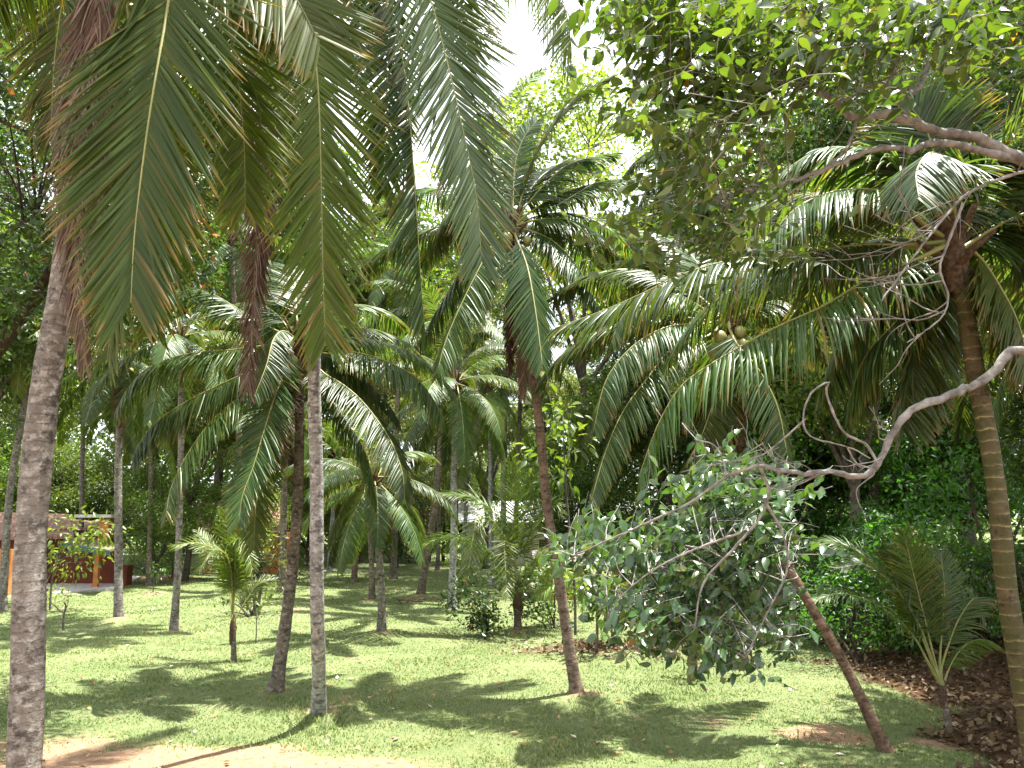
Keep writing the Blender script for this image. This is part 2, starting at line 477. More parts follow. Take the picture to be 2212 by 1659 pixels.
def nut_mesh():
    g = Geo(); sphere(g, (0, 0, 0), .125, 12, 8, (1, 1, 1.22))
    g2 = Geo(); v = g.V[0]; ang = np.arctan2(v[:, 1], v[:, 0])
    g.V[0] = v * np.stack([1 + .06 * np.cos(3 * ang), 1 + .06 * np.cos(3 * ang), np.ones(len(v))], 1)
    return g.mesh('coconut', M['nut'])
NUT = nut_mesh()

def crown_base_mesh(r, seed, stubs=True):
    """fibrous heart of a palm crown with the stubs of frond bases"""
    rng = np.random.default_rng(seed); g = Geo()
    P = np.array([(0, 0, -.55), (0, 0, -.3), (0, 0, 0), (0, 0, .3), (0, 0, .6)]) * min(1., r / .085)
    tube(g, spline(P, 14), np.interp(np.linspace(0, 1, 14), [0, .3, .6, 1], [r * 1.02, r * 1.5, r * 1.35, r * .35]), 14, rough=.1, rng=rng)
    for i in range(16 if stubs else 0):
        a = i * 2.4; el = R(-10 + 5 * i)
        d = np.array((math.cos(a) * math.cos(el), math.sin(a) * math.cos(el), math.sin(el)))
        p0 = np.array((math.cos(a) * r * .7, math.sin(a) * r * .7, -.3 + .04 * i))
        k_ = min(1., r / .1); tube(g, [p0, p0 + (d * .22 + (0, 0, .06)) * k_, p0 + (d * .42 + (0, 0, .16)) * k_], np.array([.075, .055, .03]) * k_, 6, ell=.6)
    return g.mesh('crown_base', M['fibre'])

def palm(name, label, path, r0, r1, bark, custom=(), gen=14, els=(82, -50), yaw=None, scale=1., lod='mid', mat='frond', nuts=0, dead=(), seed=1,
         group=None, cat='palm tree', flare=2.0, gdead=0, sides=18, mound=None):
    """path: world points root -> crown.  custom: dicts(px points with depths).  gen: number of crown fronds from the shared shapes"""
    rng = np.random.default_rng(seed)
    path = [np.asarray(p, float) for p in path]
    base, top = path[0], path[-1]
    root = thing(name, label, cat, base, group)
    if mound: MOUNDS.append((base[0], base[1], mound[0], mound[1]))
    pth = [base - np.array((0, 0, .25))] + path[1:] if len(path) > 2 else [base - np.array((0, 0, .25)), (base + top) / 2, top]
    obj('trunk', trunk_mesh(pth, r0, r1, bark, seed, flare, origin=base, sides=sides), root)
    if lod != 'far' or gen > 0:
        obj('crown_base', crown_base_mesh(r1, seed, 'young' not in name), root, top - base)
    for ci, c in enumerate(custom):
        pts = c['p']; Ya, Yb = c.get('Y', (top[1], top[1] - 1.))
        ys = np.linspace(Ya, Yb, len(pts))
        sp = [at(p[0], p[1], y) - top for p, y in zip(pts, ys)]
        if c.get('root', True): sp = [np.array((0, 0, .1))] + sp
        m = c.get('mat', mat)
        ow = sp[-1] * np.array((1, 1, 0.)); ow = ow / max(np.linalg.norm(ow), .3)
        fg = frond_geo(sp, n=int(c.get('n', 112) * 1.35), L=c.get('L', 1.0) * (1.0 if c.get('mat') == 'frond_dead' else 1.18), W=c.get('W', .038), a0=c.get('a0', 78), a1=c.get('a1', 34), g=c.get('g', 1.1), normal=c.get('N', ow * .6 + np.array((0, 0, 1.))), seed=seed * 50 + ci,
                       k=c.get('k', 7), fold=True, t0=c.get('t0', .2), spread=c.get('spread', 1.), lift=c.get('lift', -.55 if 'N' not in c else .1), wild=c.get('wild', .055), gaps=c.get('gaps', .03))
        isd = m == 'frond_dead'
        f = obj('dead_frond' if isd else 'frond', fg.mesh('frond', M[m]), root, top - base)
        if isd: f['label'] = 'dry brown frond hanging down'
        obj('midrib', midrib_geo(sp, .03 * c.get('rib', 1)).mesh('midrib', M['midrib_dead' if isd else 'midrib']), f)
    y0 = rng.uniform(0, 6.28)
    for i in range(gen):
        e = els[0] + (els[1] - els[0]) * ((i + .5) / gen) ** .9
        el = min(ELS, key=lambda q: abs(q - e - rng.normal() * 4))
        yw = y0 + i * 2.39996 + rng.normal() * .2
        if yaw is not None: yw = yaw[0] + (yaw[1] - yaw[0]) * ((i * .618 + rng.random() * .1) % 1)
        me, mr = template(el, lod, mat, int(rng.integers(2)))
        f = obj('frond', me, root, top - base + np.array((.1 * math.cos(yw), .1 * math.sin(yw), .15 * (i < gen / 2))), yw, scale * rng.uniform(.88, 1.1))
        if lod != 'far': obj('midrib', mr, f)
    for i in range(gdead):
        yw = rng.uniform(0, 6.28)
        me, mr = template([-66, -50][i % 2], lod, 'frond_dead', i % 2)
        f = obj('dead_frond', me, root, top - base + np.array((0, 0, -.2)), yw, scale * rng.uniform(.6, .85))
        f['label'] = 'dry brown frond hanging down'
        if lod != 'far': obj('midrib', mr, f)
    for i in range(nuts):
        a = rng.uniform(math.pi, 2 * math.pi) if i % 4 else rng.uniform(0, math.pi)
        rr = r1 + rng.uniform(.14, .3)
        nb = obj('coconut', NUT, root, top - base + np.array((math.cos(a) * rr, math.sin(a) * rr, -.15 - rng.uniform(0, .45))), a, rng.uniform(.8, 1.1))
    return root

# ------------------------------------------------------------------ broadleaf builders
def leaves(g, P, D, Nv, L, W, rnd, shape='quad'):
    """add leaves: base points P, directions D, normals Nv, length L, width W"""
    m = len(P); D = nrm(D); Wv = nrm(np.cross(D, Nv)); Nn = np.cross(Wv, D)
    L = np.broadcast_to(L, (m,))[:, None]; W = np.broadcast_to(W, (m,))[:, None]
    if shape == 'quad':
        V = np.stack([P, P + D * L * .45 + Wv * W * .5 + Nn * W * .12, P + D * L, P + D * L * .45 - Wv * W * .5 + Nn * W * .12], 1)
        idx = np.arange(m * 4).reshape(m, 4)
        g.add(V.reshape(-1, 3), idx, a=np.repeat(rnd, 4), b=np.tile([0, .5, 1, .5], m))
    else:
        st = [(0., 0.02), (.18, .72), (.42, 1.), (.68, .74), (.88, .3), (1., .02)]
        rows = []
        for (t, w) in st:
            c = P + D * L * t - Nn * L * (.22 * t * t)
            rows.append(np.stack([c - Wv * W * .5 * w + Nn * W * .16 * w, c, c + Wv * W * .5 * w + Nn * W * .16 * w], 1))
        A = np.stack(rows, 1)
        k = len(st)
        idx = np.arange(m * k * 3).reshape(m, k, 3)
        q = [np.stack([idx[:, :-1, j], idx[:, :-1, j + 1], idx[:, 1:, j + 1], idx[:, 1:, j]], -1).reshape(-1, 4) for j in (0, 1)]
        g.add(A.reshape(-1, 3), np.concatenate(q), a=np.repeat(rnd, k * 3), b=np.tile(np.repeat([t for t, _ in st], 3), m))

def clump_leaves(g, centers, radii, per, L, rng, flat=.65, asp=.5, up=.8):
    for c, r in zip(centers, radii):
        n = max(6, int(per * r * r))
        d = nrm(rng.normal(size=(n, 3))); rad = r * rng.random(n) ** (1 / 2.2)
        P = c + d * rad[:, None] * np.array((1, 1, flat))
        Nv = nrm(rng.normal(size=(n, 3)) * .75 + np.array((0, 0, up)) + d * .5)
        D = rng.normal(size=(n, 3)) + d * .6 + np.array((0, 0, -.3))
        D = nrm(D - np.sum(D * Nv, 1, keepdims=True) * Nv * .8)
        ll = L * rng.uniform(.65, 1.25, n)
        base = rng.normal(.5, .12)
        leaves(g, P, D, Nv, ll, ll * asp, np.clip(base + rng.normal(size=n) * .2, 0, 1))

def tree_meshes(seed, H, Rc, leaf=.2, K=70, per=170, mat='leaf_mid', bark='bark_tree', trunk_r=.2, crown_lo=.35, lean=0., asp=.5, cr=(.7, 1.4), open_=.25):
    rng = np.random.default_rng(seed)
    gb = Geo(); gc = Geo()
    zc = H * (crown_lo + 1) / 2; hz = H * (1 - crown_lo) / 2
    fork = np.array((lean * .3, 0, H * crown_lo * .9))
    tube(gb, spline([(0, 0, -.3), (rng.normal() * .15, rng.normal() * .15, fork[2] * .5), fork], 14), np.linspace(trunk_r * 1.25, trunk_r * .75, 14), 10, cap=False)
    cs = []; rs = []
    for i in range(K):
        d = nrm(rng.normal(size=3)); d[2] = d[2] * .9 + .1
        rad = (open_ + (1 - open_) * rng.random()) ** .6
        c = np.array((d[0] * Rc * rad + lean, d[1] * Rc * rad, zc + d[2] * hz * rad))
        cs.append(c); rs.append(rng.uniform(*cr) * Rc / 4)
    nl = 7
    limbs = []
    for i in range(nl):
        a = i * 2.4 + rng.random(); e = np.array((math.cos(a) * Rc * .55 + lean, math.sin(a) * Rc * .55, zc + hz * rng.uniform(-.1, .6)))
        mid = fork + (e - fork) * .5 + rng.normal(size=3) * .35
        Pth = spline([fork - (0, 0, .1), mid, e], 12); limbs.append(Pth)
        tube(gb, Pth, np.linspace(trunk_r * .6, trunk_r * .16, 12), 7)
    LP = np.concatenate(limbs)
    for c in cs:
        j = np.argmin(np.linalg.norm(LP - c, axis=1) + .3 * np.abs(LP[:, 2] - zc))
        tube(gb, spline([LP[j], (LP[j] + c) / 2 + rng.normal(size=3) * .2, c], 6), np.linspace(trunk_r * .16, .012, 6), 5)
    clump_leaves(gc, cs, rs, per, leaf, rng, asp=asp)
    return gb.mesh('trunk', M[bark]), gc.mesh('crown', M[mat], smooth=False)

def shrub_meshes(seed, H, Rc, leaf=.12, K=26, per=260, mat='leaf_mid', asp=.5, bark='bark_tree', stems=5):
    rng = np.random.default_rng(seed)
    gb = Geo(); gc = Geo(); cs = []; rs = []
    for i in range(K):
        a = rng.random() * 6.28; rad = Rc * math.sqrt(rng.random()); z = H * (.15 + .85 * rng.random()) * (1 - .45 * (rad / Rc) ** 2)
        cs.append(np.array((math.cos(a) * rad, math.sin(a) * rad, z))); rs.append(rng.uniform(.5, 1.) * Rc * .42)
    for i in range(stems):
        c = cs[i]
        tube(gb, spline([(rng.normal() * .08, rng.normal() * .08, -.15), c * np.array((.4, .4, .5)), c], 9), np.linspace(.035, .01, 9) * (H / 2) ** .5, 6)
    clump_leaves(gc, cs, rs, per, leaf, rng, asp=asp)
    return gb.mesh('stem', M[bark]), gc.mesh('foliage', M[mat], smooth=False)

VAR = {}
def plant(kind, name, label, cat, loc, rotz=0, scale=1., group=None):
    if kind not in VAR: VAR[kind] = KINDS[kind]()
    b, c = VAR[kind]
    t = thing(name, label, cat, loc, group, rotz, scale)
    obj('trunk' if b.name.startswith('trunk') else 'stem', b, t)
    obj('crown' if b.name.startswith('trunk') else 'foliage', c, t)
    return t
KINDS = {
    'tall_mid': lambda: tree_meshes(11, 17, 5.2, .26, 85, 190, 'leaf_mid', 'bark_tree', .22, .32),
    'tall_dark': lambda: tree_meshes(12, 16, 5.5, .24, 90, 190, 'leaf_dark', 'bark_dark', .26, .3),
    'tall_light': lambda: tree_meshes(13, 18, 5.0, .26, 80, 180, 'leaf_light', 'bark_tree', .2, .35),
    'tall_olive': lambda: tree_meshes(14, 14, 5.0, .2, 85, 220, 'leaf_olive', 'bark_tree', .18, .3, asp=.35),
    'low_mid': lambda: tree_meshes(15, 8, 3.6, .2, 70, 240, 'leaf_mid', 'bark_dark', .13, .22),
    'low_light': lambda: tree_meshes(16, 7.5, 3.4, .18, 70, 260, 'leaf_light', 'bark_tree', .11, .2),
    'low_dark': lambda: tree_meshes(17, 8, 3.6, .2, 75, 240, 'leaf_dark', 'bark_dark', .13, .2),
    'near_dark': lambda: tree_meshes(18, 17, 6.6, .2, 170, 240, 'leaf_dark', 'bark_dark', .26, .45, cr=(.45, .85), open_=.35),
    'high_dark': lambda: tree_meshes(28, 22, 7.6, .2, 170, 190, 'leaf_dark', 'bark_dark', .3, .47, cr=(.45, .85), open_=.35),
    'low_bright': lambda: tree_meshes(29, 8, 3.8, .2, 80, 230, 'leaf_bright', 'bark_dark', .13, .12),
    'canopy_light': lambda: tree_meshes(19, 17.5, 5.5, .2, 110, 230, 'leaf_light', 'bark_tree', .15, .42, cr=(.5, .95), open_=.4),
    'shrub_mid': lambda: shrub_meshes(21, 2.4, 1.4, .15, 28, 300, 'leaf_mid'),
    'shrub_dark': lambda: shrub_meshes(22, 2.2, 1.4, .14, 28, 300, 'leaf_dark', bark='bark_dark'),
    'shrub_pale': lambda: shrub_meshes(26, 2.2, 1.3, .14, 26, 300, 'leaf_light'),
    'shrub_light': lambda: shrub_meshes(23, 2.2, 1.3, .13, 26, 320, 'leaf_light'),
    'shrub_bright': lambda: shrub_meshes(24, 3.0, 1.7, .13, 40, 300, 'leaf_bright', asp=.45, bark='bark_dark'),
    'shrub_airy': lambda: shrub_meshes(25, 2.6, 1.2, .15, 18, 150, 'leaf_light', asp=.5, stems=9),
}

# ------------------------------------------------------------------ ground
for (px, py, r, h) in ((690, 1545, .8, .10), (592, 1500, .7, .08), (1255, 1508, .9, .12), (825, 1376, .8, .2), (258, 1347, .9, .22), (377, 1371, .6, .12), (330, 1290, 1.3, .25),
                       (905, 1292, 1.0, .22), (975, 1322, .7, .15), (800, 1305, .9, .2), (640, 1325, .9, .2), (745, 1528, .5, .16), (1118, 1368, .8, .12), (1300, 1412, 1.4, .18)):
    p = gr(px, py); MOUNDS.append((p[0], p[1], r, h))

rngG = np.random.default_rng(5)
def vnoise(x, y, s, seed):
    r = np.random.default_rng(seed); out = 0
    for k in range(6):
        a = r.random() * 6.28; f = s * (1 + .6 * k); out = out + np.sin((x * math.cos(a) + y * math.sin(a)) * f + r.random() * 6.28) / (1 + .5 * k)
    return out / 2.4
def litter_mask(x, y):
    x0 = 6.9 + .235 * (y - 12.3) + .5 * np.sin(y * .45)
    m = sstep(-.9, .9, x - x0 + .7 * vnoise(x, y, 1.7, 3)) * sstep(44, 36, y) * sstep(15, 10, x - x0)
    p = gr(1310, 1405)
    m = np.maximum(m, .95 * np.exp(-(((x - p[0]) / 2.0) ** 2 + ((y - p[1]) / 1.1) ** 2)))
    return m
def dirt_mask(x, y):
    d = sstep(15.7, 13.9, y + .7 * vnoise(x, y, 1.3, 7)) * sstep(-.6, -3.4, x + 1.1 * vnoise(x, y, .9, 8))
    d = np.maximum(d, sstep(12.0, 10., y))
    for (mx, my, r, h) in MOUNDS:
        d = np.maximum(d, .62 * np.exp(-((x - mx) ** 2 + (y - my) ** 2) / (r * r * .55)))
    d = np.maximum(d, .75 * sstep(.3, .85, vnoise(x, y, .95, 12)) * sstep(24, 15, y) * sstep(-1, 3, x))
    p = gr(350, 1250)
    d = np.maximum(d, .9 * np.exp(-(((x - p[0]) / 2.2) ** 2 + ((y - p[1]) / 2.5) ** 2)))
    return d
def grow(a, b, n, p=1.): return a + (b - a) * np.linspace(0, 1, n) ** p
xs = np.concatenate([-grow(26, 420, 26, 2.4)[::-1], np.arange(-25.8, 25.9, .2), grow(26, 420, 26, 2.4)])
ys = np.concatenate([-grow(-2, 120, 12, 2)[::-1], np.arange(2.2, 50, .2), grow(50, 480, 40, 2.2)])
X, Y = np.meshgrid(xs, ys, indexing='xy')
Z = th(X, Y) + .012 * vnoise(X, Y, 4.5, 21) * (Y < 51)
g = Geo(); ny, nx = X.shape
ii, jj = np.meshgrid(np.arange(ny - 1), np.arange(nx - 1), indexing='ij'); b0 = ii * nx + jj
g.add(np.stack([X, Y, Z], -1).reshape(-1, 3), np.stack([b0, b0 + 1, b0 + nx + 1, b0 + nx], -1).reshape(-1, 4), a=litter_mask(X, Y).ravel(), b=dirt_mask(X, Y).ravel())
m, nt = newmat('lawn_ground')
tc = nt.nodes.new('ShaderNodeTexCoord').outputs['Object']
nA = noise(nt, .35, 5, vec=tc); nB = noise(nt, 2.2, 6, vec=tc); nC = noise(nt, 38, 6, vec=tc, rough=.75); nD = noise(nt, 9, 5, vec=tc)
grass = mixc(nt, ramp(nt, nA, [(.35, (0, 0, 0)), (.65, (1, 1, 1))]), (.115, .15, .055), (.18, .205, .095))
grass = mixc(nt, ramp(nt, nB, [(.45, (0, 0, 0)), (.75, (.7, .7, .7))]), grass, (.23, .22, .11))
grass = mixc(nt, mathn(nt, 'MULTIPLY', nC, .75), grass, (.06, .085, .03))
soil = ramp(nt, nD, [(.3, (.21, .125, .075)), (.7, (.35, .235, .15))])
soil = mixc(nt, ramp(nt, nC, [(.45, (0, 0, 0)), (.72, (.55, .55, .55))]), soil, (.10, .06, .035))
lit = ramp(nt, noise(nt, 24, 5, vec=tc, rough=.7), [(.3, (.028, .017, .01)), (.55, (.075, .044, .023)), (.75, (.15, .095, .05))])
def soft(at_name, n, w):
    v = mathn(nt, 'ADD', attr(nt, at_name), mathn(nt, 'MULTIPLY', mathn(nt, 'SUBTRACT', n, .5), w))
    r = N(nt, 'ShaderNodeMapRange'); r.inputs['From Min'].default_value = .35; r.inputs['From Max'].default_value = .65
    nt.links.new(v, r.inputs['Value']); return r.outputs['Result']
c = mixc(nt, soft('along', nD, 1.1), grass, soil)
c = mixc(nt, soft('rnd', nD, .9), c, lit)
p = N(nt, 'ShaderNodeBsdfPrincipled', Roughness=.95); p.inputs['Specular IOR Level'].default_value = .1
nt.links.new(c, p.inputs['Base Color'])
nt.links.new(bump(nt, nC, .9, .03), p.inputs['Normal'])
finish(nt, p.outputs[0])
ground = obj('ground', g.mesh('ground', m)); ground['kind'] = 'structure'

# grass blades: one mass nobody could count
n = 330000
yy = 10.5 + 45 * rngG.random(n) ** 2.1
xx = (rngG.random(n) * 2 - 1) * (yy * .68 + 1)
keep = (dirt_mask(xx, yy) + .25 * rngG.normal(size=n) < .45) & (litter_mask(xx, yy) + .2 * rngG.normal(size=n) < .4) & (vnoise(xx, yy, 2.3, 31) + 1.1 * rngG.normal(size=n) > -.9)
xx, yy = xx[keep], yy[keep]; n = len(xx)
hh = rngG.uniform(.02, .05, n) * (1 + .5 * np.clip(vnoise(xx, yy, 1.1, 33), -.6, 1)) * (1 + yy * .008); ww = .006 + yy * .00055
az = rngG.random(n) * 6.28; lean = rngG.normal(size=(n, 2)) * .55
B = np.stack([xx, yy, th(xx, yy) - .005], 1); wv = np.stack([np.cos(az), np.sin(az), 0 * az], 1) * ww[:, None]
cl = []
for _ in range(90):
    cy_ = 12.5 + 20 * rngG.random() ** 1.5; cl.append((cy_ * (rngG.random() * 1.2 - .62), cy_, rngG.uniform(.12, .5)))
for px_, py_ in ((640, 1560), (700, 1575), (725, 1560), (660, 1590), (745, 1540), (600, 1615), (1255, 1525), (600, 1512), (1120, 1375), (825, 1390)):
    q_ = gr(px_, py_); cl.append((q_[0], q_[1], .45))
for (cx_, cy_, cr_) in cl:
    dd_ = np.exp(-((xx - cx_) ** 2 + (yy - cy_) ** 2) / (cr_ * cr_)); hh = hh * (1 + .9 * dd_); ww = ww * (1 + .25 * dd_)
B = np.stack([xx, yy, th(xx, yy) - .005], 1); wv = np.stack([np.cos(az), np.sin(az), 0 * az], 1) * ww[:, None]
tip = B + np.stack([lean[:, 0] * hh, lean[:, 1] * hh, hh], 1)
gg = Geo(); gg.add(np.stack([B - wv, B + wv, tip], 1).reshape(-1, 3), None, np.arange(3 * n).reshape(n, 3), a=np.repeat(np.clip(rngG.normal(.5, .2, n) + .25 * vnoise(xx, yy, .5, 41), 0, 1), 3), b=np.tile([0, 0, 1], n))
M['grass'] = leafmat('grass_blade', [(0, (.085, .138, .046)), (.5, (.15, .2, .075)), (.8, (.245, .255, .115)), (1, (.34, .31, .17))], (1.4, 1.5, .6), .3, .6, spec=.25, objvar=0)
o = obj('grass', gg.mesh('grass', M['grass'])); o['kind'] = 'stuff'
tag(o, 'short sunlit lawn grass between the palms', 'grass')

# fallen leaves: a thin scatter on the lawn and a thick litter on the bank
def litter(nm, xx, yy, size, mat, label, lift=.02, tilt=.35):
    n = len(xx); P = np.stack([xx, yy, th(xx, yy) + lift + rngG.random(n) * .03], 1)
    D = np.stack([rngG.normal(size=n), rngG.normal(size=n), rngG.normal(size=n) * tilt], 1)
    Nv = nrm(np.stack([rngG.normal(size=n) * tilt, rngG.normal(size=n) * tilt, np.ones(n)], 1))
    L = size * rngG.uniform(.5, 1.3, n)
    gq = Geo(); leaves(gq, P, D, Nv, L, L * .55, rngG.random(n))
    o = obj(nm, gq.mesh(nm, mat)); o['kind'] = 'stuff'; tag(o, label, 'leaf litter')
M['litter'] = leafmat('dry_leaf', [(0, (.04, .024, .014)), (.55, (.10, .058, .03)), (.9, (.18, .115, .062)), (1, (.3, .23, .15))], (1.2, 1., .6), .15, .7, spec=.3, objvar=0)
M['litter_lawn'] = leafmat('fallen_leaf', [(0, (.2, .11, .04)), (.5, (.34, .21, .08)), (.8, (.45, .3, .14)), (1, (.6, .55, .45))], (1.2, 1., .6), .15, .6, spec=.3, objvar=0)
yy = 11 + 30 * rngG.random(900) ** 1.5; xx = (rngG.random(900) * 2 - 1) * yy * .66
k = litter_mask(xx, yy) < .6
litter('fallen_leaves', xx[k], yy[k], .13, M['litter_lawn'], 'loose dry leaves scattered over the lawn')
yy = 8 + 34 * rngG.random(60000) ** 1.3; xx = 4.5 + 19 * rngG.random(60000)
k = (litter_mask(xx, yy) > .35 + .4 * rngG.random(60000)) & (xx < yy * .72 + 2)
p1 = gr(1310, 1405); ex = p1[0] + rngG.normal(size=1500) * 1.3; ey = p1[1] + rngG.normal(size=1500) * .7
litter('leaf_litter', np.concatenate([xx[k], ex]), np.concatenate([yy[k], ey]), .16, M['litter'], 'thick brown leaf litter covering the shaded bank', tilt=.6)

# ------------------------------------------------------------------ buildings
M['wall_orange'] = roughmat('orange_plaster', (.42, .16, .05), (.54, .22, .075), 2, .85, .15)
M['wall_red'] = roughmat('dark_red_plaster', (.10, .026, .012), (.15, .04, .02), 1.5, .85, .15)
M['teal'] = roughmat('teal_paint', (.018, .06, .07), (.028, .09, .1), 3, .5, .05)
M['concrete'] = roughmat('pale_concrete', (.42, .39, .36), (.58, .55, .51), 3, .9, .2)
M['white'] = roughmat('pale_roof_sheet', (.5, .5, .5), (.68, .69, .7), 2, .6, .1)
def tilemat(name, c1, c2, c3, moss=None):
    m, nt = newmat(name)
    tc = nt.nodes.new('ShaderNodeTexCoord').outputs['Object']
    br = nt.nodes.new('ShaderNodeTexBrick')
    br.inputs['Color1'].default_value = (*c1, 1); br.inputs['Color2'].default_value = (*c2, 1); br.inputs['Mortar'].default_value = (*c3, 1)
    br.inputs['Scale'].default_value = 1; br.inputs['Brick Width'].default_value = .3; br.inputs['Row Height'].default_value = .34; br.inputs['Mortar Size'].default_value = .045
    nt.links.new(tc, br.inputs['Vector'])
    c = br.outputs['Color']
    c = mixc(nt, mathn(nt, 'MULTIPLY', noise(nt, 1.3, 5, vec=tc), .5), c, c3)
    if moss: c = mixc(nt, ramp(nt, noise(nt, 2.5, 5, vec=tc), [(.4, (0, 0, 0)), (.6, (.9, .9, .9))]), c, moss)
    p = N(nt, 'ShaderNodeBsdfPrincipled', Roughness=.85)
    nt.links.new(c, p.inputs['Base Color']); nt.links.new(bump(nt, br.outputs['Fac'], -.8, .05), p.inputs['Normal'])
    finish(nt, p.outputs[0]); return m
M['tile'] = tilemat('clay_roof_tile', (.27, .125, .085), (.33, .17, .12), (.12, .065, .045))
M['tile_moss'] = tilemat('mossy_roof_tile', (.2, .12, .07), (.25, .15, .09), (.08, .055, .035), (.11, .115, .035))
M['shingle'] = tilemat('grey_shingle', (.24, .19, .17), (.3, .25, .22), (.1, .08, .07))

def part(name, fn, mat, parent, origin, smooth=False):
    g_ = Geo(); fn(g_)
    g_.V = [v - np.asarray(origin) for v in g_.V]
    return obj(name, g_.mesh(name, M[mat], smooth), parent)
post = gr(206, 1273)
O = np.array((post[0], post[1], 0.))
bung = thing('bungalow', 'low orange bungalow with tiled roofs and an open porch at the lawn edge', 'house', O)
wl_ = at(-230, 1200, 47.2); wr_ = at(262, 1200, 47.2)
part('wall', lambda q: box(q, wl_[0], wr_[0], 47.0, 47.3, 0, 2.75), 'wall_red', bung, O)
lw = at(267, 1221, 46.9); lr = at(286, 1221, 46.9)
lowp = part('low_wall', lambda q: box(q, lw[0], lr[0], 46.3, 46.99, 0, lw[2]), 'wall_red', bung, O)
part('porch_roof', lambda q: slab(q, [at(131, 1170, 44.2), at(236, 1188, 41.2), at(282, 1172, 46.9), at(176, 1156, 47.4)], .12), 'tile_moss', bung, O)
a_, b_ = at(129, 1171, 44.15), at(238, 1189, 41.1)
part('fascia', lambda q: slab(q, [a_ + (0, -.06, -.02), b_ + (0, -.06, -.02), b_ + (0, .02, -.02), a_ + (0, .02, -.02)], .24), 'teal', bung, O)
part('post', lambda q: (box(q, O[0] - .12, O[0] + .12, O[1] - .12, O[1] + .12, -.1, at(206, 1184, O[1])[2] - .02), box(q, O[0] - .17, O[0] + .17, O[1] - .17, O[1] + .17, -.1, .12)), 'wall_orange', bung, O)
fl = [gr(-60, 1296), gr(101, 1284), gr(252, 1274), gr(290, 1257), gr(306, 1247), gr(-60, 1247)]
def floor_(q):
    t = [(v[0], v[1], .09) for v in fl]; bt = [(v[0], v[1], -.3) for v in fl]
    q.add(t + bt, [[0, 1, 2, 3], [0, 3, 4, 5]] + [[i, i + 6, (i + 1) % 6 + 6, (i + 1) % 6] for i in range(6)])
part('porch_floor', floor_, 'concrete', bung, O)
part('roof', lambda q: slab(q, [at(-260, 1166, 46.2), at(160, 1158, 46.4), at(150, 1110, 52), at(-260, 1100, 52)], .15), 'tile', bung, O)
part('roof', lambda q: slab(q, [at(60, 1146, 47.6), at(217, 1138, 47.8), at(213, 1126, 51), at(60, 1112, 51)], .15), 'tile', bung, O)
c0, c1 = at(216, 1121, 46.0), at(237, 1121, 46.0)
part('chimney_block', lambda q: box(q, c0[0], c1[0], 45.95, 46.8, at(0, 1166, 46)[2] + .02, c0[2]), 'wall_orange', bung, O)
s0, s1 = at(168, 1116, 45.9), at(248, 1116, 45.9)
part('flat_slab', lambda q: box(q, s0[0], s1[0], 45.5, 47.6, s0[2] - .05, s0[2] + .12), 'concrete', bung, O)
w0, w1 = at(-40, 1200, 39.9), at(27, 1200, 39.9)
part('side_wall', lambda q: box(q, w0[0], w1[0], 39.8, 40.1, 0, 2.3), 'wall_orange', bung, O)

hO = gr(1200, 1294); hO[2] = 0
hut = thing('pump_hut', 'small orange hut with a grey shingle roof behind the reddish leaning palm', 'hut', hO)
hx0, hx1 = at(1164, 1250, hO[1])[0], at(1275, 1250, hO[1])[0]
def ring_wall(q):
    cx, cy, r = (hx0 + hx1) / 2, hO[1] + 1.0, (hx1 - hx0) / 2
    aa = np.linspace(0, 2 * np.pi, 28, endpoint=False)
    V = [(cx + rr * math.cos(a), cy + rr * math.sin(a), z) for (rr, z) in ((r, -.2), (r, 1.3), (r - .18, 1.3), (r - .18, -.2)) for a in aa]
    q.add(V, [[k * 28 + i, k * 28 + (i + 1) % 28, (k + 1) * 28 + (i + 1) % 28, (k + 1) * 28 + i] for k in range(3) for i in range(28)])
part('wall', ring_wall, 'wall_orange', hut, hO)
hr0, hr1 = at(1150, 1200, hO[1]), at(1345, 1200, hO[1])
part('roof', lambda q: (slab(q, [(hr0[0], hO[1] - .5, 1.72), (hr1[0], hO[1] - .5, 1.72), (hr1[0], hO[1] + 1.2, 2.25), (hr0[0], hO[1] + 1.2, 2.25)], .08),
                        slab(q, [(hr0[0], hO[1] + 1.21, 2.25), (hr1[0], hO[1] + 1.21, 2.25), (hr1[0], hO[1] + 2.8, 1.7), (hr0[0], hO[1] + 2.8, 1.7)], .08)), 'shingle', hut, hO)
for sx in (hr0[0] + .4, hr1[0] - .4):
    for sy in (.1, 2.2):
        part('post', lambda q: box(q, sx - .06, sx + .06, hO[1] + sy - .06, hO[1] + sy + .06, -.2, 1.75), 'wall_orange', hut, hO)

def back_house(name, label, px0, px1, py_ridge, py_eave, Y, wallm, roofm):
    a, b = at(px0, py_ridge, Y + 3), at(px1, py_ridge, Y + 3)
    e, f = at(px0, py_eave, Y), at(px1, py_eave, Y)
    o_ = np.array(((a[0] + b[0]) / 2, Y + 3, 0))
    t_ = thing(name, label, 'house', o_)
    part('wall', lambda q: box(q, e[0] + .3, f[0] - .3, Y + .5, Y + 5.5, -.3, e[2] - .05), wallm, t_, o_)
    part('roof', lambda q: (slab(q, [e, f, b, a], .14), slab(q, [a + (0, .01, 0), b + (0, .01, 0), f + (0, 6, 0), e + (0, 6, 0)], .14)), roofm, t_, o_)
    part('door', lambda q: box(q, o_[0] - .5, o_[0] + .5, Y + .44, Y + .497, 0, 2), 'bark_dark', t_, o_)
    part('window', lambda q: box(q, o_[0] + 1.4, o_[0] + 2.6, Y + .44, Y + .497, 1, 2), 'bark_dark', t_, o_)
    return t_
back_house('cottage', 'red tiled cottage roof half hidden behind the trees right of the bungalow', 425, 610, 1086, 1150, 56, 'wall_orange', 'tile')
back_house('long_shed', 'long pale sheet roofed shed far behind the young fresh green palm', 990, 1360, 1082, 1128, 64, 'concrete', 'white')

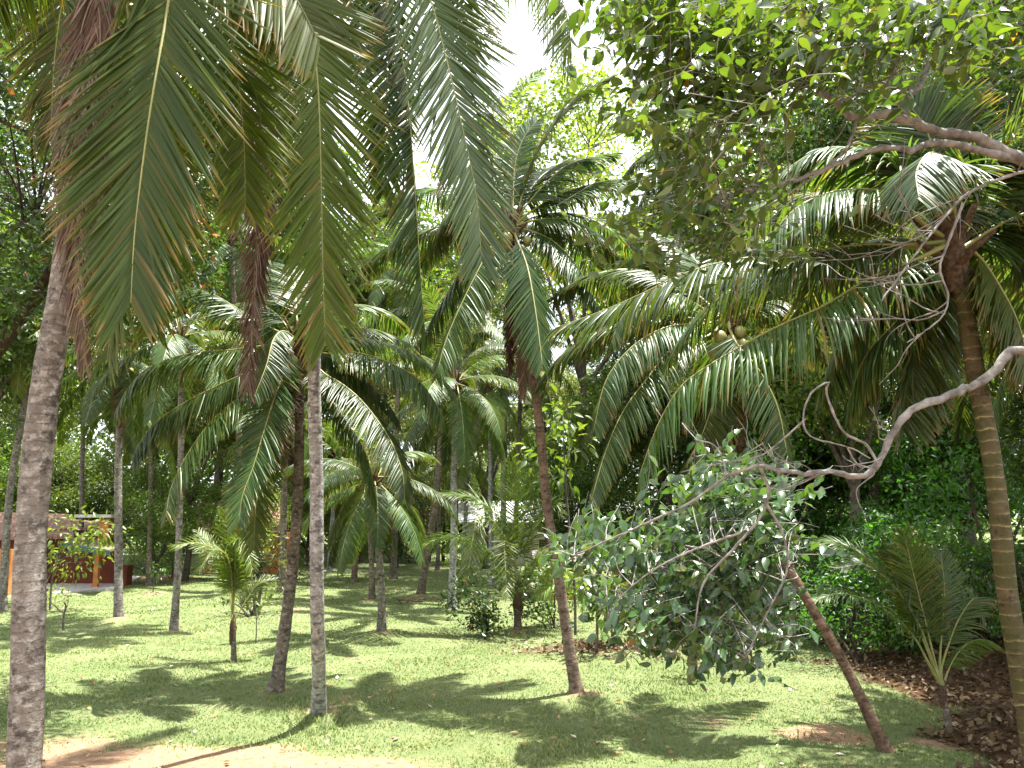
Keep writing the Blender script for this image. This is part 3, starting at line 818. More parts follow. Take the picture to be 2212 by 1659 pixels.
# ------------------------------------------------------------------ coconut palms (the large ones follow the photograph frond by frond)
def up_to(px, py, Y): return at(px, py, Y)
YA = 8.0
bA = at(46, 1980, YA); bA[2] = float(th0(bA[0], bA[1]))
palm('coconut_palm', 'thick mottled grey palm trunk nearest on the left, huge fronds hanging in front', [bA, at(57, 1500, YA), at(68, 1150, YA), at(98, 850, YA), at(138, 600, YA), at(168, 350, YA), at(205, -60, YA), at(215, -160, YA)],
     .162, .12, 'bark_pale', seed=3, lod='near', mat='frond_yellow', gen=4, els=(80, 20), sides=28, cat='palm tree', group='tall coconut palms', nuts=6, custom=[
    dict(p=[(300, -185), (366, -70), (362, 20), (345, 120), (322, 260), (303, 400), (290, 520), (283, 655)], Y=(7.4, 6.7), L=1.4, g=.05, N=(0, -1, -.1), a0=45, a1=26, W=.044, n=118, t0=.1, wild=.05, rib=1.0, gaps=.01),
    dict(p=[(300, -190), (400, -150), (520, -100), (620, -30), (690, 90)], Y=(8, 7.8), L=1.4, g=.25, N=(.2, -1, .3), a0=65, a1=35, W=.062, n=80, t0=.1, wild=.06),
    dict(p=[(260, -90), (285, 120), (290, 380), (262, 600), (232, 770)], Y=(7.9, 7.6), L=1.05, g=.9, N=(-.3, -1, .1), spread=.72, n=70, wild=.14),
    dict(p=[(235, -100), (250, 120), (330, 420), (345, 560), (330, 700)], Y=(8.4, 8.3), L=1.0, g=1.2, N=(.3, -1, .1), spread=.7, n=60, wild=.16),
    dict(p=[(330, -180), (440, -80), (500, 90), (525, 280), (530, 450)], Y=(8.8, 8.6), L=1.1, g=.4, N=(.2, -1, .1), a0=55, a1=30, wild=.1),
    dict(p=[(230, -160), (150, -40), (120, 120), (110, 300)], Y=(9, 9.4), L=1.0, g=.8, N=(-.4, -1, .1), wild=.1),
    dict(p=[(150, -230), (60, -170), (0, -90), (-30, 20)], Y=(8, 7.8), L=1.0, g=1.4, n=60),
    dict(p=[(205, -60), (172, 120), (162, 350), (164, 560), (182, 780)], Y=(7.85, 7.7), L=.8, g=2.4, mat='frond_dead', N=(0, -1, 0), spread=.36, n=170, wild=.16, W=.02),
    dict(p=[(215, -60), (196, 120), (182, 380), (186, 500)], Y=(7.8, 7.75), L=1.0, g=2.6, mat='frond_dead', N=(0, -1, 0), spread=.3, n=150, wild=.16, W=.018),
    dict(p=[(225, -60), (215, 150), (208, 420), (205, 640)], Y=(7.8, 7.75), L=.8, g=2.4, mat='frond_dead', N=(0, -1, 0), spread=.3, n=150, wild=.16, W=.018),
])
bB = gr(690, 1545)
palm('coconut_palm', 'straight smooth light grey palm trunk standing alone just left of centre', [bB, at(686, 1300, 15.3), at(683, 1050, 14.9), at(680, 800, 14.5), at(682, 400, 13.9), at(700, -260, 13.2)],
     .138, .1, 'bark_grey', seed=5, lod='near', gen=5, els=(80, 15), mat='frond_yellow', sides=24, group='tall coconut palms', flare=1.7, nuts=0, custom=[
    dict(p=[(690, -250), (668, -120), (674, 40), (688, 200), (694, 400), (698, 600), (703, 748)], Y=(12.6, 11.2), L=1.7, g=.08, N=(.1, -1, -.05), a0=46, a1=27, W=.05, n=136, t0=.12, wild=.06),
    dict(p=[(730, -250), (780, -130), (838, 10), (868, 120), (885, 260), (897, 420), (906, 560), (916, 700)], Y=(12.8, 12.3), L=1.5, g=1.0, N=(.9, -.25, .3), lift=-.5, a0=64, a1=26, W=.056, n=112, t0=.1, mat='frond', wild=.05),
    dict(p=[(740, -250), (850, -150), (922, -20), (960, 110), (1000, 280), (1030, 430), (1040, 565)], Y=(12.7, 11.8), L=1.6, g=.12, N=(.25, -1, .05), a0=46, a1=27, W=.05, n=136, t0=.12, mat='frond', wild=.06),
    dict(p=[(660, -180), (618, -40), (590, 120), (566, 350), (549, 600), (536, 850)], Y=(12.9, 12.2), L=1.0, g=2.6, N=(0, -1, .1), mat='frond_dead', spread=.55, W=.022, n=230, wild=.24, t0=.05),
    dict(p=[(670, -180), (640, -40), (600, 160), (578, 420), (560, 640)], Y=(12.9, 12.4), L=1.0, g=2.6, N=(0, -1, .1), mat='frond_dead', spread=.5, W=.022, n=190, wild=.24, t0=.05),
    dict(p=[(760, -330), (930, -320), (1090, -200), (1180, -90), (1222, 20), (1236, 110)], Y=(12.8, 12.0), L=1.8, g=1.6, lift=-.7, n=92),
    dict(p=[(720, -250), (800, -120), (830, 60), (835, 250), (828, 420)], Y=(13.4, 13.6), L=1.2, g=1.3, N=(.3, -1, .2), W=.06, n=66, spread=.75),
    dict(p=[(690, -250), (630, -120), (625, 40), (640, 200), (650, 380)], Y=(13.4, 13.2), L=1.4, g=.4, N=(0, -1, .1), a0=56, a1=30, wild=.1),
    dict(p=[(740, -300), (870, -260), (960, -160), (1000, -20), (1010, 120)], Y=(13.4, 13.6), L=1.4, g=1.0, N=(.3, -1, .2), wild=.1),
    dict(p=[(680, -250), (610, -150), (560, 20), (520, 260), (500, 480)], Y=(13.6, 13.8), L=1.2, g=1.0, N=(-.3, -1, .2), W=.06, n=66, spread=.75),
])
bC = gr(590, 1500); YC = bC[1]
palm('coconut_palm', 'slim brown palm leaning right beside the grey trunk, low crown of arching fronds', [bC, at(624, 1300, YC), at(640, 1120, YC), at(648, 920, YC), at(642, 745, YC)],
     .15, .105, 'bark_brown', seed=7, lod='mid', gen=9, els=(80, 25), yaw=(.3, 2.8), sides=22, scale=.95, group='coconut palms on the lawn', nuts=5, gdead=1, custom=[
    dict(p=[(560, 748), (488, 757), (430, 761), (371, 773), (312, 800), (273, 843), (246, 896)], Y=(YC, YC - .5), L=1.0, g=1.2, lift=-.8),
    dict(p=[(570, 785), (516, 812), (449, 843), (391, 874), (340, 909), (305, 952), (284, 995)], Y=(YC - .3, YC - 1.2), L=1.0, g=1.2, lift=-.8),
    dict(p=[(575, 812), (512, 862), (461, 905), (410, 972), (371, 1050), (358, 1115)], Y=(YC - .3, YC - 1.6), L=.95, g=.9, lift=-.4),
    dict(p=[(628, 735), (608, 815), (588, 874), (564, 952), (546, 1011), (524, 1070), (516, 1130)], Y=(YC - .5, YC - 2.2), L=.92, g=.5, N=(-.3, -1, .3), a0=62),
    dict(p=[(600, 840), (575, 930), (560, 1020), (552, 1100), (548, 1190)], Y=(YC - .2, YC - 1.), L=.9, g=.9, N=(-.2, -1, .3), mat='frond_yellow'),
    dict(p=[(612, 715), (590, 735), (575, 790), (548, 860)], Y=(YC - .5, YC - 1.6), L=.7, g=1.2),
    dict(p=[(703, 764), (740, 757), (807, 770), (857, 790), (900, 817), (933, 857), (960, 910)], Y=(YC, YC - .6), L=1.0, g=1.2, lift=-.7),
    dict(p=[(693, 800), (740, 830), (780, 864), (820, 914), (850, 964), (870, 1024), (874, 1076)], Y=(YC - .4, YC - 1.8), L=1.0, g=.8, lift=-.35),
    dict(p=[(700, 767), (753, 794), (807, 837), (840, 874), (862, 910)], Y=(YC + .5, YC + .3), L=.9, g=.8),
    dict(p=[(570, 700), (520, 671), (469, 640), (422, 624), (398, 628), (384, 668)], Y=(YC + .3, YC + .4), L=.95, g=1.3, lift=-.8),
    dict(p=[(600, 760), (540, 790), (500, 840), (470, 910)], Y=(YC + .8, YC + 1.2), L=.9, g=1.2),
    dict(p=[(690, 830), (740, 900), (790, 980), (815, 1090)], Y=(YC + .6, YC + .6), L=.9, g=1.2),
    dict(p=[(600, 830), (560, 930), (540, 1040), (545, 1150)], Y=(YC + .6, YC + .4), L=.9, g=1.5, mat='frond_yellow'),
])
bD = gr(1252, 1506); YD = bD[1]
palm('coconut_palm', 'reddish ringed palm trunk right of centre, leaning left up to a coconut crown', [bD, at(1216, 1310, YD), at(1190, 1150, YD), at(1168, 950, YD), at(1150, 800, YD), at(1128, 640, YD), at(1106, 500, YD)],
     .128, .092, 'bark_red', seed=9, lod='mid', gen=11, els=(82, 15), yaw=(.2, 2.9), sides=22, scale=.95, group='coconut palms on the lawn', nuts=9, custom=[
    dict(p=[(1070, 520), (1040, 570), (1000, 650), (965, 730), (945, 800)], Y=(YD - .4, YD - 1.8), L=1.0, g=1.0, spread=.85),
    dict(p=[(1118, 520), (1140, 580), (1158, 680), (1172, 790)], Y=(YD - .6, YD - 2), L=1.0, g=.8, spread=.8),
    dict(p=[(1150, 500), (1200, 525), (1250, 580), (1292, 665)], Y=(YD, YD - .6), L=.9, g=1.4),
    dict(p=[(1060, 500), (1000, 580), (950, 660), (905, 740)], Y=(YD + .4, YD + .6), L=1.0, g=1.4),
    dict(p=[(1160, 475), (1230, 475), (1300, 510), (1340, 560)], Y=(YD, YD + .3), L=.9, g=1.5),
    dict(p=[(1150, 455), (1210, 420), (1290, 395), (1390, 380)], Y=(YD, YD + .5), L=.85, g=.9),
    dict(p=[(1140, 440), (1190, 385), (1240, 350), (1330, 330)], Y=(YD, YD + .5), L=.85, g=.9),
    dict(p=[(1108, 440), (1112, 360), (1130, 300), (1160, 260)], Y=(YD + .2, YD + .8), L=.6, g=.7, N=(0, -1, .3)),
    dict(p=[(1070, 470), (1010, 440), (960, 470), (930, 540)], Y=(YD, YD + .3), L=.9, g=1.4),
    dict(p=[(1115, 540), (1130, 620), (1135, 720), (1130, 850)], Y=(YD - .2, YD - .5), L=.8, g=2.4, mat='frond_dead', spread=.5, wild=.25, W=.035),
    dict(p=[(1110, 540), (1110, 620), (1105, 700), (1100, 800)], Y=(YD + .2, YD + .2), L=.7, g=2.4, mat='frond_dead', spread=.5, wild=.25, W=.035),
])
bE = gr(1932, 1625); YE = bE[1]
palm('coconut_palm', 'thin orange brown palm leaning steeply left across the lower right corner', [bE, at(1830, 1450, YE + .4), at(1735, 1280, YE + .8), at(1655, 1130, YE + 1.1), at(1608, 1000, YE + 1.3), at(1588, 850, YE + 1.4), at(1570, 700, YE + 1.5)],
     .092, .08, 'bark_orange', seed=11, lod='mid', gen=9, els=(82, 20), yaw=(.3, 2.9), sides=22, scale=.95, group='coconut palms on the lawn', nuts=10, custom=[
    dict(p=[(1520, 700), (1445, 705), (1370, 745), (1310, 820), (1282, 930)], Y=(YE + 1.2, YE + .2), L=.85, g=1.4),
    dict(p=[(1530, 725), (1450, 755), (1400, 815), (1345, 890), (1305, 985), (1278, 1080)], Y=(YE + 1, YE - .2), L=.8, g=1.5),
    dict(p=[(1540, 680), (1470, 640), (1400, 635), (1350, 675), (1320, 740)], Y=(YE + 1.5, YE + 1), L=.85, g=1.6),
    dict(p=[(1600, 680), (1680, 650), (1740, 690), (1790, 780)], Y=(YE + 1.5, YE + 1.5), L=.85, g=1.4),
    dict(p=[(1590, 740), (1640, 800), (1680, 880), (1700, 980)], Y=(YE + 1, YE + .4), L=.85, g=1.2),
    dict(p=[(1560, 760), (1545, 850), (1520, 930), (1480, 1010)], Y=(YE + 1.4, YE + .8), L=.85, g=1.5, mat='frond_yellow'),
    dict(p=[(1580, 760), (1590, 850), (1585, 930), (1570, 990)], Y=(YE + 1.6, YE + 1.6), L=.7, g=2.4, mat='frond_dead', spread=.5, wild=.2, W=.04),
])
YG = 9.6
bG = at(2262, 1815, YG); bG[2] = float(th0(bG[0], bG[1]))
palm('coconut_palm', 'mossy ring scarred palm trunk at the right edge, broad crown behind bare twigs', [bG, at(2212, 1480, YG), at(2172, 1250, YG), at(2142, 1000, YG), at(2110, 800, YG), at(2080, 640, YG), at(2058, 540, YG)],
     .125, .1, 'bark_moss', seed=13, lod='near', gen=9, els=(80, 10), yaw=(-.6, 2.6), sides=26, scale=.9, group='tall coconut palms', nuts=0, gdead=0, custom=[
    dict(p=[(1960, 530), (1850, 530), (1720, 548), (1590, 560), (1480, 590), (1400, 628), (1310, 668), (1200, 708)], Y=(YG, YG + .2), L=.95, g=1.9, t0=.12, n=86),
    dict(p=[(1980, 560), (1880, 600), (1780, 660), (1680, 705), (1600, 748), (1530, 790), (1470, 835), (1420, 920), (1380, 1030)], Y=(YG - .2, YG - .4), L=.95, g=1.9, t0=.12, n=86),
    dict(p=[(1990, 480), (1920, 420), (1820, 410), (1720, 450), (1640, 540)], Y=(YG, YG - .2), L=.9, g=1.7),
    dict(p=[(2010, 460), (1950, 380), (1880, 330), (1780, 320), (1690, 370)], Y=(YG + .2, YG + .4), L=.9, g=1.6),
    dict(p=[(2040, 430), (2020, 340), (1990, 260), (1930, 200)], Y=(YG, YG), L=.9, g=1.2, N=(-.4, -.6, .5)),
    dict(p=[(2060, 430), (2050, 360), (2010, 330), (1980, 370), (1985, 430)], Y=(YG - .5, YG - 1.8), L=.8, g=1.2),
    dict(p=[(2090, 450), (2130, 390), (2190, 340), (2270, 320)], Y=(YG, YG - .5), L=.9, g=1.2),
    dict(p=[(2110, 550), (2160, 620), (2200, 700), (2225, 800)], Y=(YG, YG - .3), L=.9, g=1.4, mat='frond_yellow'),
    dict(p=[(2010, 600), (1940, 690), (1870, 770), (1830, 880)], Y=(YG + .4, YG + .8), L=.95, g=1.4),
    dict(p=[(2030, 620), (1990, 720), (1960, 820), (1950, 930)], Y=(YG + .6, YG + 1), L=.95, g=1.3),
    dict(p=[(1990, 580), (1900, 640), (1820, 720), (1770, 850)], Y=(YG + .8, YG + 1.4), L=.95, g=1.5),
    dict(p=[(2120, 500), (2180, 480), (2240, 520), (2280, 600)], Y=(YG + .3, YG + .3), L=.9, g=1.5),
])

# smaller and farther palms: label, base px, path px, crown px, radius, bark, scale, fronds, lowest angle, extras
def far_palm(label, base, mids, crown, r, bark, scale, gen, lo, Yb=None, dY=0., nuts=0, gdead=0, seed=1, lod='mid', mat='frond', custom=(), group='smaller coconut palms', hi=80, name='coconut_palm'):
    b = gr(*base) if Yb is None else np.array((at(base[0], base[1], Yb)[0], Yb, float(th0(at(base[0], base[1], Yb)[0], Yb))))
    Yp = b[1]
    return palm(name, label, [b] + [at(m_[0], m_[1], Yp + dY * .5) for m_ in mids] + [at(crown[0], crown[1], Yp + dY)], r, r * .72, bark, gen=gen, els=(hi, lo), scale=scale, lod=lod, mat=mat, nuts=nuts, gdead=gdead,
                seed=seed, custom=custom, group=group, sides=14)
far_palm('slim pale palm with a flared dark foot in front of the bungalow porch', (258, 1345), [(256, 1200), (256, 1000)], (262, 770), .165, 'bark_pale', .82, 18, -60, seed=21, gdead=3, nuts=4)
far_palm('slender palm with a light curved trunk right of the bungalow, coconuts in its crown', (376, 1370), [(385, 1200), (390, 1000)], (392, 735), .13, 'bark_pale', .85, 17, -55, seed=22, nuts=7)
far_palm('thin palm trunk leaning in at the left edge beside the thick mottled trunk', (4, 1320), [(22, 1060), (48, 900)], (88, 640), .17, 'bark_pale', .95, 17, -60, seed=23, nuts=0, mat='frond_yellow')
far_palm('slender ringed palm on a small mound in the middle of the lawn', (825, 1376), [(822, 1250)], (808, 1040), .14, 'bark_pale', .72, 15, -45, seed=24, mat='frond')
far_palm('dark thin palm close behind the slender ringed palm', (803, 1303), [(802, 1200)], (792, 1030), .14, 'bark_brown', .75, 15, -55, seed=25, mat='frond_yellow')
far_palm('dark palm with a flared foot leaning right, mid lawn', (905, 1292), [(922, 1200), (944, 1060), (954, 900)], (962, 690), .19, 'bark_brown', 1.05, 18, -50, seed=26, gdead=1, custom=[dict(p=[(907, 680), (857, 675), (807, 678), (773, 683), (755, 712)], L=1.5, g=1.2, lift=-.8, W=.06)])
far_palm('straight grey palm left of the fresh green young palm', (976, 1322), [(980, 1150), (981, 1000)], (985, 830), .165, 'bark_grey', .95, 17, -60, seed=27)
far_palm('small far palm trunk on the bright back lawn between two nearer trunks', (765, 1257), [(768, 1200)], (773, 1075), .17, 'bark_red', .9, 14, -60, seed=28, lod='far')
far_palm('dead looking palm with a brown skirt of fronds behind the leaning brown palm', (610, 1278), [(612, 1150)], (618, 900), .2, 'bark_brown', .9, 12, -20, seed=29, gdead=9, lod='mid')
far_palm('palm rising behind the reddish palm, its dark trunk beside the twin trunks', (1110, 1262), [(1117, 1050)], (1128, 760), .16, 'bark_brown', 1., 16, -55, seed=30, lod='far')
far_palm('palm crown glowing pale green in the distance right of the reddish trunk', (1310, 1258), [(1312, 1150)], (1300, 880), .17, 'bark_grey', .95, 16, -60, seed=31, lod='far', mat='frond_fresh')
far_palm('tall palm poking above the tree tops against the white sky', (1085, 1252), [(1090, 900), (1094, 600)], (1100, 270), .2, 'bark_grey', 1., 16, -40, seed=32, lod='far')
far_palm('tall palm behind the fig leaves at upper right', (1490, 1275), [(1480, 900), (1470, 600)], (1480, 330), .2, 'bark_grey', 1.05, 18, -60, seed=33)
far_palm('tall palm with crown above the fallen coconut crown, right of centre', (1440, 1262), [(1420, 900)], (1400, 500), .2, 'bark_grey', 1.05, 18, -60, seed=34, lod='far')
far_palm('palm crown filling the gap above the slender ringed palm', (850, 1250), [(858, 900)], (868, 560), .2, 'bark_brown', 1.1, 18, -60, seed=35, lod='far')
far_palm('tall palm behind the low arching crown, upper left of the centre', (520, 1262), [(515, 900)], (500, 520), .2, 'bark_brown', 1.05, 17, -60, seed=36, lod='far')
far_palm('shaded palm behind the mossy trunk at the right', (1890, 1240), [(1880, 900)], (1850, 430), .2, 'bark_brown', 1.0, 17, -60, Yb=34, seed=37, lod='mid')
far_palm('dark palm at the far right margin with drooping low fronds', (2350, 1300), [(2330, 1000)], (2300, 620), .18, 'bark_brown', .95, 15, -60, Yb=17, seed=38, lod='mid')
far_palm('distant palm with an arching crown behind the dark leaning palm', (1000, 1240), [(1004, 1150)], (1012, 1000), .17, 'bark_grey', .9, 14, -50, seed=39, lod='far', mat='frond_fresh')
far_palm('distant palm between the grey trunk and the slender ringed palm', (712, 1236), [(716, 1150)], (730, 985), .17, 'bark_grey', .9, 15, -50, seed=40, lod='far')

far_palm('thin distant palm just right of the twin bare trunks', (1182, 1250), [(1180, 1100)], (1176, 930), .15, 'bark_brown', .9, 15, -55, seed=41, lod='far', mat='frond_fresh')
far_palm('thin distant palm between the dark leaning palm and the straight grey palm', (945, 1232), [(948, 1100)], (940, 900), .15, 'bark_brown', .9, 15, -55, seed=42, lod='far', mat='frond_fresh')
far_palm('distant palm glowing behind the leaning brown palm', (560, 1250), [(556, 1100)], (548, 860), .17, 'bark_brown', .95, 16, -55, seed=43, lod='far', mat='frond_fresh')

far_palm('palm with a yellow lit crown just right of the thick mottled trunk', (175, 1262), [(176, 1120)], (180, 820), .16, 'bark_pale', .95, 16, -60, seed=44, lod='far', mat='frond_yellow')
far_palm('palm crown low between the bungalow chimney and the slender curved palm', (322, 1266), [(324, 1120)], (328, 900), .15, 'bark_brown', .85, 15, -55, seed=45, lod='far', mat='frond_fresh')
far_palm('palm behind the straight grey palm, its crown above the pale sheet roof', (1062, 1262), [(1060, 1120)], (1058, 840), .15, 'bark_grey', .95, 16, -55, seed=46, lod='far', mat='frond_fresh')

# young trunkless palms
def young(label, base, crown, fronds, r, mat='frond_fresh', gen=5, seed=1, scale=.5, lo=30, extra=()):
    b = gr(*base); Yp = b[1]
    return palm('young_palm', label, [b, at((base[0] + crown[0]) / 2, (base[1] + crown[1]) / 2, Yp), at(crown[0], crown[1], Yp)], r, r * .75, 'bark_brown', seed=seed, gen=gen, els=(80, lo), yaw=(.4, 2.7), scale=scale, lod='mid',
                mat=mat, group='young palms', sides=12, flare=1.2, custom=[dict(p=f[0], Y=(Yp, Yp + f[1]), L=f[2], g=f[3] * 1.1, W=.032, wild=.12, gaps=.08, n=f[4] if len(f) > 4 else 46, N=f[5] if len(f) > 5 else (0, -.4, 1), mat=f[6] if len(f) > 6 else mat, t0=.3) for f in fronds])
young('small yellow green young palm alone on the left lawn', (505, 1430), (503, 1360), [
    ([(502, 1320), (498, 1250), (475, 1195), (425, 1172), (376, 1180)], -.8, .62, .8), ([(503, 1320), (503, 1230), (494, 1160), (484, 1105)], -.2, .6, .4, 56, (.1, -1, .1)),
    ([(504, 1320), (512, 1230), (524, 1160), (520, 1112)], -.3, .6, .5, 56, (.2, -1, .1)), ([(501, 1320), (488, 1240), (455, 1180), (428, 1148)], .5, .5, .5),
    ([(507, 1340), (530, 1300), (558, 1262), (594, 1252)], .4, .45, .7), ([(503, 1320), (500, 1240), (486, 1195), (458, 1190), (432, 1230)], -1.2, .6, .8),
    ([(504, 1320), (508, 1220), (512, 1165), (532, 1180), (545, 1230)], -1.0, .6, .8)], .085, gen=0, seed=51)
young('fresh bright green young palm with tall upright fronds near the centre', (1118, 1366), (1118, 1290), [
    ([(1116, 1220), (1112, 1150), (1108, 1080), (1104, 1000)], -.2, .85, .45, 64, (0, -1, .1)), ([(1112, 1230), (1090, 1150), (1060, 1100), (1010, 1072), (950, 1068)], -.6, .95, 1.1, 64, (0, -.3, 1)),
    ([(1112, 1250), (1080, 1215), (1020, 1175), (960, 1160), (900, 1185)], -.9, .95, 1.2, 64, (0, -.3, 1)), ([(1118, 1240), (1100, 1180), (1070, 1130), (1035, 1115), (1020, 1170), (1012, 1240)], -1.5, .95, .9, 64, (0, -.6, 1)),
    ([(1122, 1240), (1140, 1180), (1165, 1120), (1195, 1085), (1215, 1110)], -.3, .9, .9, 60, (0, -.3, 1)), ([(1124, 1250), (1150, 1215), (1185, 1200), (1205, 1230)], -.5, .8, 1.1, 54, (0, -.3, 1)),
    ([(1114, 1240), (1100, 1200), (1090, 1170), (1092, 1240), (1096, 1290)], -1.8, .65, .8, 46, (0, -1, .6)), ([(1122, 1260), (1160, 1250), (1200, 1232), (1225, 1235), (1160, 1290)], -1.0, .8, 1.3, 48, (0, -.5, 1)),
    ([(1116, 1220), (1130, 1130), (1150, 1050), (1160, 1010)], .3, .7, .5, 50, (0, -1, .2))], .15, gen=3, seed=52, scale=.6)
young('dark low young palm on the leaf covered bank at lower right', (2052, 1580), (2035, 1490), [
    ([(2022, 1440), (2003, 1360), (1978, 1260), (1952, 1150)], .2, .62, .3, 66, (-.1, -1, .1)), ([(2018, 1440), (1985, 1350), (1930, 1265), (1870, 1222), (1805, 1228)], -.3, .55, .8, 60, (0, -.3, 1), 'frond'),
    ([(2015, 1450), (1970, 1370), (1900, 1310), (1820, 1282), (1750, 1300)], -.6, .5, .9, 60, (0, -.3, 1), 'frond'), ([(2030, 1440), (2035, 1350), (2040, 1270), (2032, 1195)], .4, .62, .4, 60, (.2, -1, .2), 'frond'),
    ([(2018, 1440), (1970, 1330), (1900, 1230), (1820, 1175), (1760, 1180)], 1.0, .6, .8, 60, (0, -.3, 1), 'frond'), ([(2034, 1440), (2070, 1340), (2110, 1290), (2125, 1340)], .3, .55, .9, 50, (0, -.3, 1), 'frond'),
    ([(2022, 1440), (1995, 1330), (1960, 1240), (1910, 1190)], .6, .6, .6, 60, (-.2, -.6, .6))], .065, gen=1, seed=53, scale=.5, mat='frond_yellow')

# ------------------------------------------------------------------ foreground fig: limbs reaching in from the right, big leaves
YT = 6.6
tb = at(2560, 1500, YT + .3); tb[2] = float(th0(tb[0], tb[1]))
fig = thing('fig_tree', 'broad leaved tree reaching pale crooked branches in from the right edge', 'tree', tb)
def limb(name, pts, Y0, Y1, r0, r1, seed=0, label=None, sides=9, n=40):
    rg = np.random.default_rng(seed)
    P = np.array([at(q[0], q[1], y) for q, y in zip(pts, np.linspace(Y0, Y1, len(pts)))])
    C = spline(P, n) + np.stack([rg.normal(size=n) * r0 * .12 for _ in range(3)], 1)
    g_ = Geo(); tube(g_, C - tb, np.linspace(r0, r1, n) * (1 + .08 * np.sin(np.arange(n) * 1.3 + seed)), sides, rough=.06, rng=rg)
    o_ = obj(name, g_.mesh(name, M['bark_branch']), fig)
    if label: o_['label'] = label
    return C
g_ = Geo(); tp = at(2500, 380, YT)
tube(g_, spline([(0, 0, -.3), at(2560, 1000, YT + .2) - tb, at(2520, 600, YT) - tb, tp - tb, at(2480, -300, YT + .5) - tb], 40), np.linspace(.24, .13, 40), 16, rough=.03, rng=np.random.default_rng(1))
obj('trunk', g_.mesh('trunk', M['bark_branch']), fig)
LP = []
LP.append(limb('branch', [(2500, 420), (2350, 380), (2212, 345), (2110, 300), (2030, 285), (1970, 262), (1905, 248), (1850, 258), (1800, 215), (1745, 188), (1640, 150), (1480, 130)], YT, YT - .3, .065, .016, 1, n=70))
LP.append(limb('branch', [(2500, 430), (2340, 370), (2212, 345), (2130, 330), (2060, 312), (2000, 310), (1965, 325), (1920, 318), (1860, 332), (1790, 362), (1720, 388), (1640, 406), (1540, 430)], YT + .05, YT - .5, .05, .011, 2, n=70))
LP.append(limb('branch', [(1970, 262), (1945, 215), (1985, 190), (2005, 140), (2040, 90), (2080, 20)], YT - .1, YT + .2, .032, .015, 3))
LP.append(limb('branch', [(1965, 215), (1935, 190), (1880, 180), (1840, 210), (1800, 218)], YT - .12, YT - .3, .02, .012, 4))
LP.append(limb('branch', [(1850, 260), (1838, 300), (1820, 330), (1760, 380), (1700, 420), (1640, 460)], YT - .2, YT - .5, .014, .008, 5))
LP.append(limb('branch', [(2500, 100), (2350, 40), (2200, 0), (2000, -20), (1800, 10), (1620, 0), (1450, 30), (1330, 90)], YT + .4, YT + .6, .06, .012, 6, n=60))
LP.append(limb('branch', [(1800, 10), (1760, 60), (1690, 110), (1600, 160), (1500, 230)], YT + .5, YT + .3, .022, .008, 7))
LP.append(limb('branch', [(2300, 360), (2212, 370), (2100, 412), (2040, 470), (1985, 540), (1940, 600), (1905, 650)], YT - .2, YT - .6, .016, .006, 8, 'thin bare drooping branch'))
LP.append(limb('branch', [(2080, 440), (2050, 520), (2030, 580), (2048, 640), (2030, 690), (1960, 740)], YT - .3, YT - .5, .013, .005, 9, 'thin bare drooping branch'))
LOW = limb('branch', [(2560, 1000), (2420, 850), (2300, 770), (2212, 757), (2175, 768), (2130, 818), (2040, 858), (1965, 888), (1925, 945), (1895, 1005), (1860, 1030), (1800, 1020), (1720, 1022), (1640, 1004)], YT, YT + .2, .055, .018, 10, 'long bare crooked lower branch', n=80)
limb('branch', [(1895, 1000), (1870, 960), (1820, 930), (1785, 850), (1790, 825), (1752, 850), (1735, 905), (1755, 945), (1830, 965), (1880, 990)], YT + .1, YT - .1, .012, .005, 11, 'thin bare twig rising from the lower branch')
limb('branch', [(1740, 905), (1690, 950), (1640, 985), (1560, 1000), (1470, 1020)], YT, YT + .3, .009, .004, 12, 'thin bare twig')
limb('branch', [(1830, 965), (1850, 1000), (1890, 1020), (1850, 1060), (1870, 1120)], YT, YT + .1, .007, .003, 13, 'thin bare twig')
LP2 = [limb('branch', [(1640, 1004), (1660, 1060), (1640, 1120), (1590, 1180), (1520, 1260), (1500, 1360)], YT + .3, YT + .7, .016, .006, 14),
       limb('branch', [(1640, 1004), (1570, 1030), (1500, 1080), (1420, 1120), (1330, 1160), (1240, 1200)], YT + .3, YT + 1.0, .016, .006, 15),
       limb('branch', [(1600, 1150), (1520, 1180), (1430, 1220), (1350, 1280), (1310, 1340)], YT + .6, YT + 1.2, .012, .005, 16),
       limb('branch', [(1650, 1080), (1690, 1150), (1700, 1230), (1660, 1320), (1610, 1420)], YT + .4, YT + .8, .012, .005, 17),
       limb('branch', [(1570, 1030), (1560, 990), (1540, 960), (1500, 950)], YT + .5, YT + .7, .009, .004, 18)]
rgT = np.random.default_rng(77)
# fine bare twigs hanging below the dry branches
def bare_twigs(seed, src, cnt, length, drop):
    rg = np.random.default_rng(seed); g2 = Geo()
    for i in range(cnt):
        p = src[rg.integers(len(src) // 3, len(src))] - tb
        d = nrm(np.array((-1., rg.normal() * .4, -drop + rg.normal() * .5))); L = length * rg.uniform(.5, 1.2)
        pts = [p]
        for k in range(5):
            d = nrm(d + rg.normal(size=3) * .28 + np.array((-.05, 0, .12))); pts.append(pts[-1] + d * L / 5)
        C = spline(pts, 14); tube(g2, C, np.linspace(.0065, .002, 14), 4)
        for q in range(rg.integers(1, 4)):
            s = C[rg.integers(4, 12)]; dd = nrm(d + rg.normal(size=3) * .7)
            tube(g2, [s, s + dd * L * .16 + rg.normal(size=3) * .02, s + dd * L * .3], [.004, .003, .0015], 4)
    obj('twigs', g2.mesh('twigs', M['bark_branch']), fig)['label'] = 'fine bare grey twigs'
bare_twigs(1, LP[7], 8, .9, .4)
bare_twigs(2, LP[8], 9, .9, .3)
bare_twigs(3, LOW[40:], 9, .6, .2)

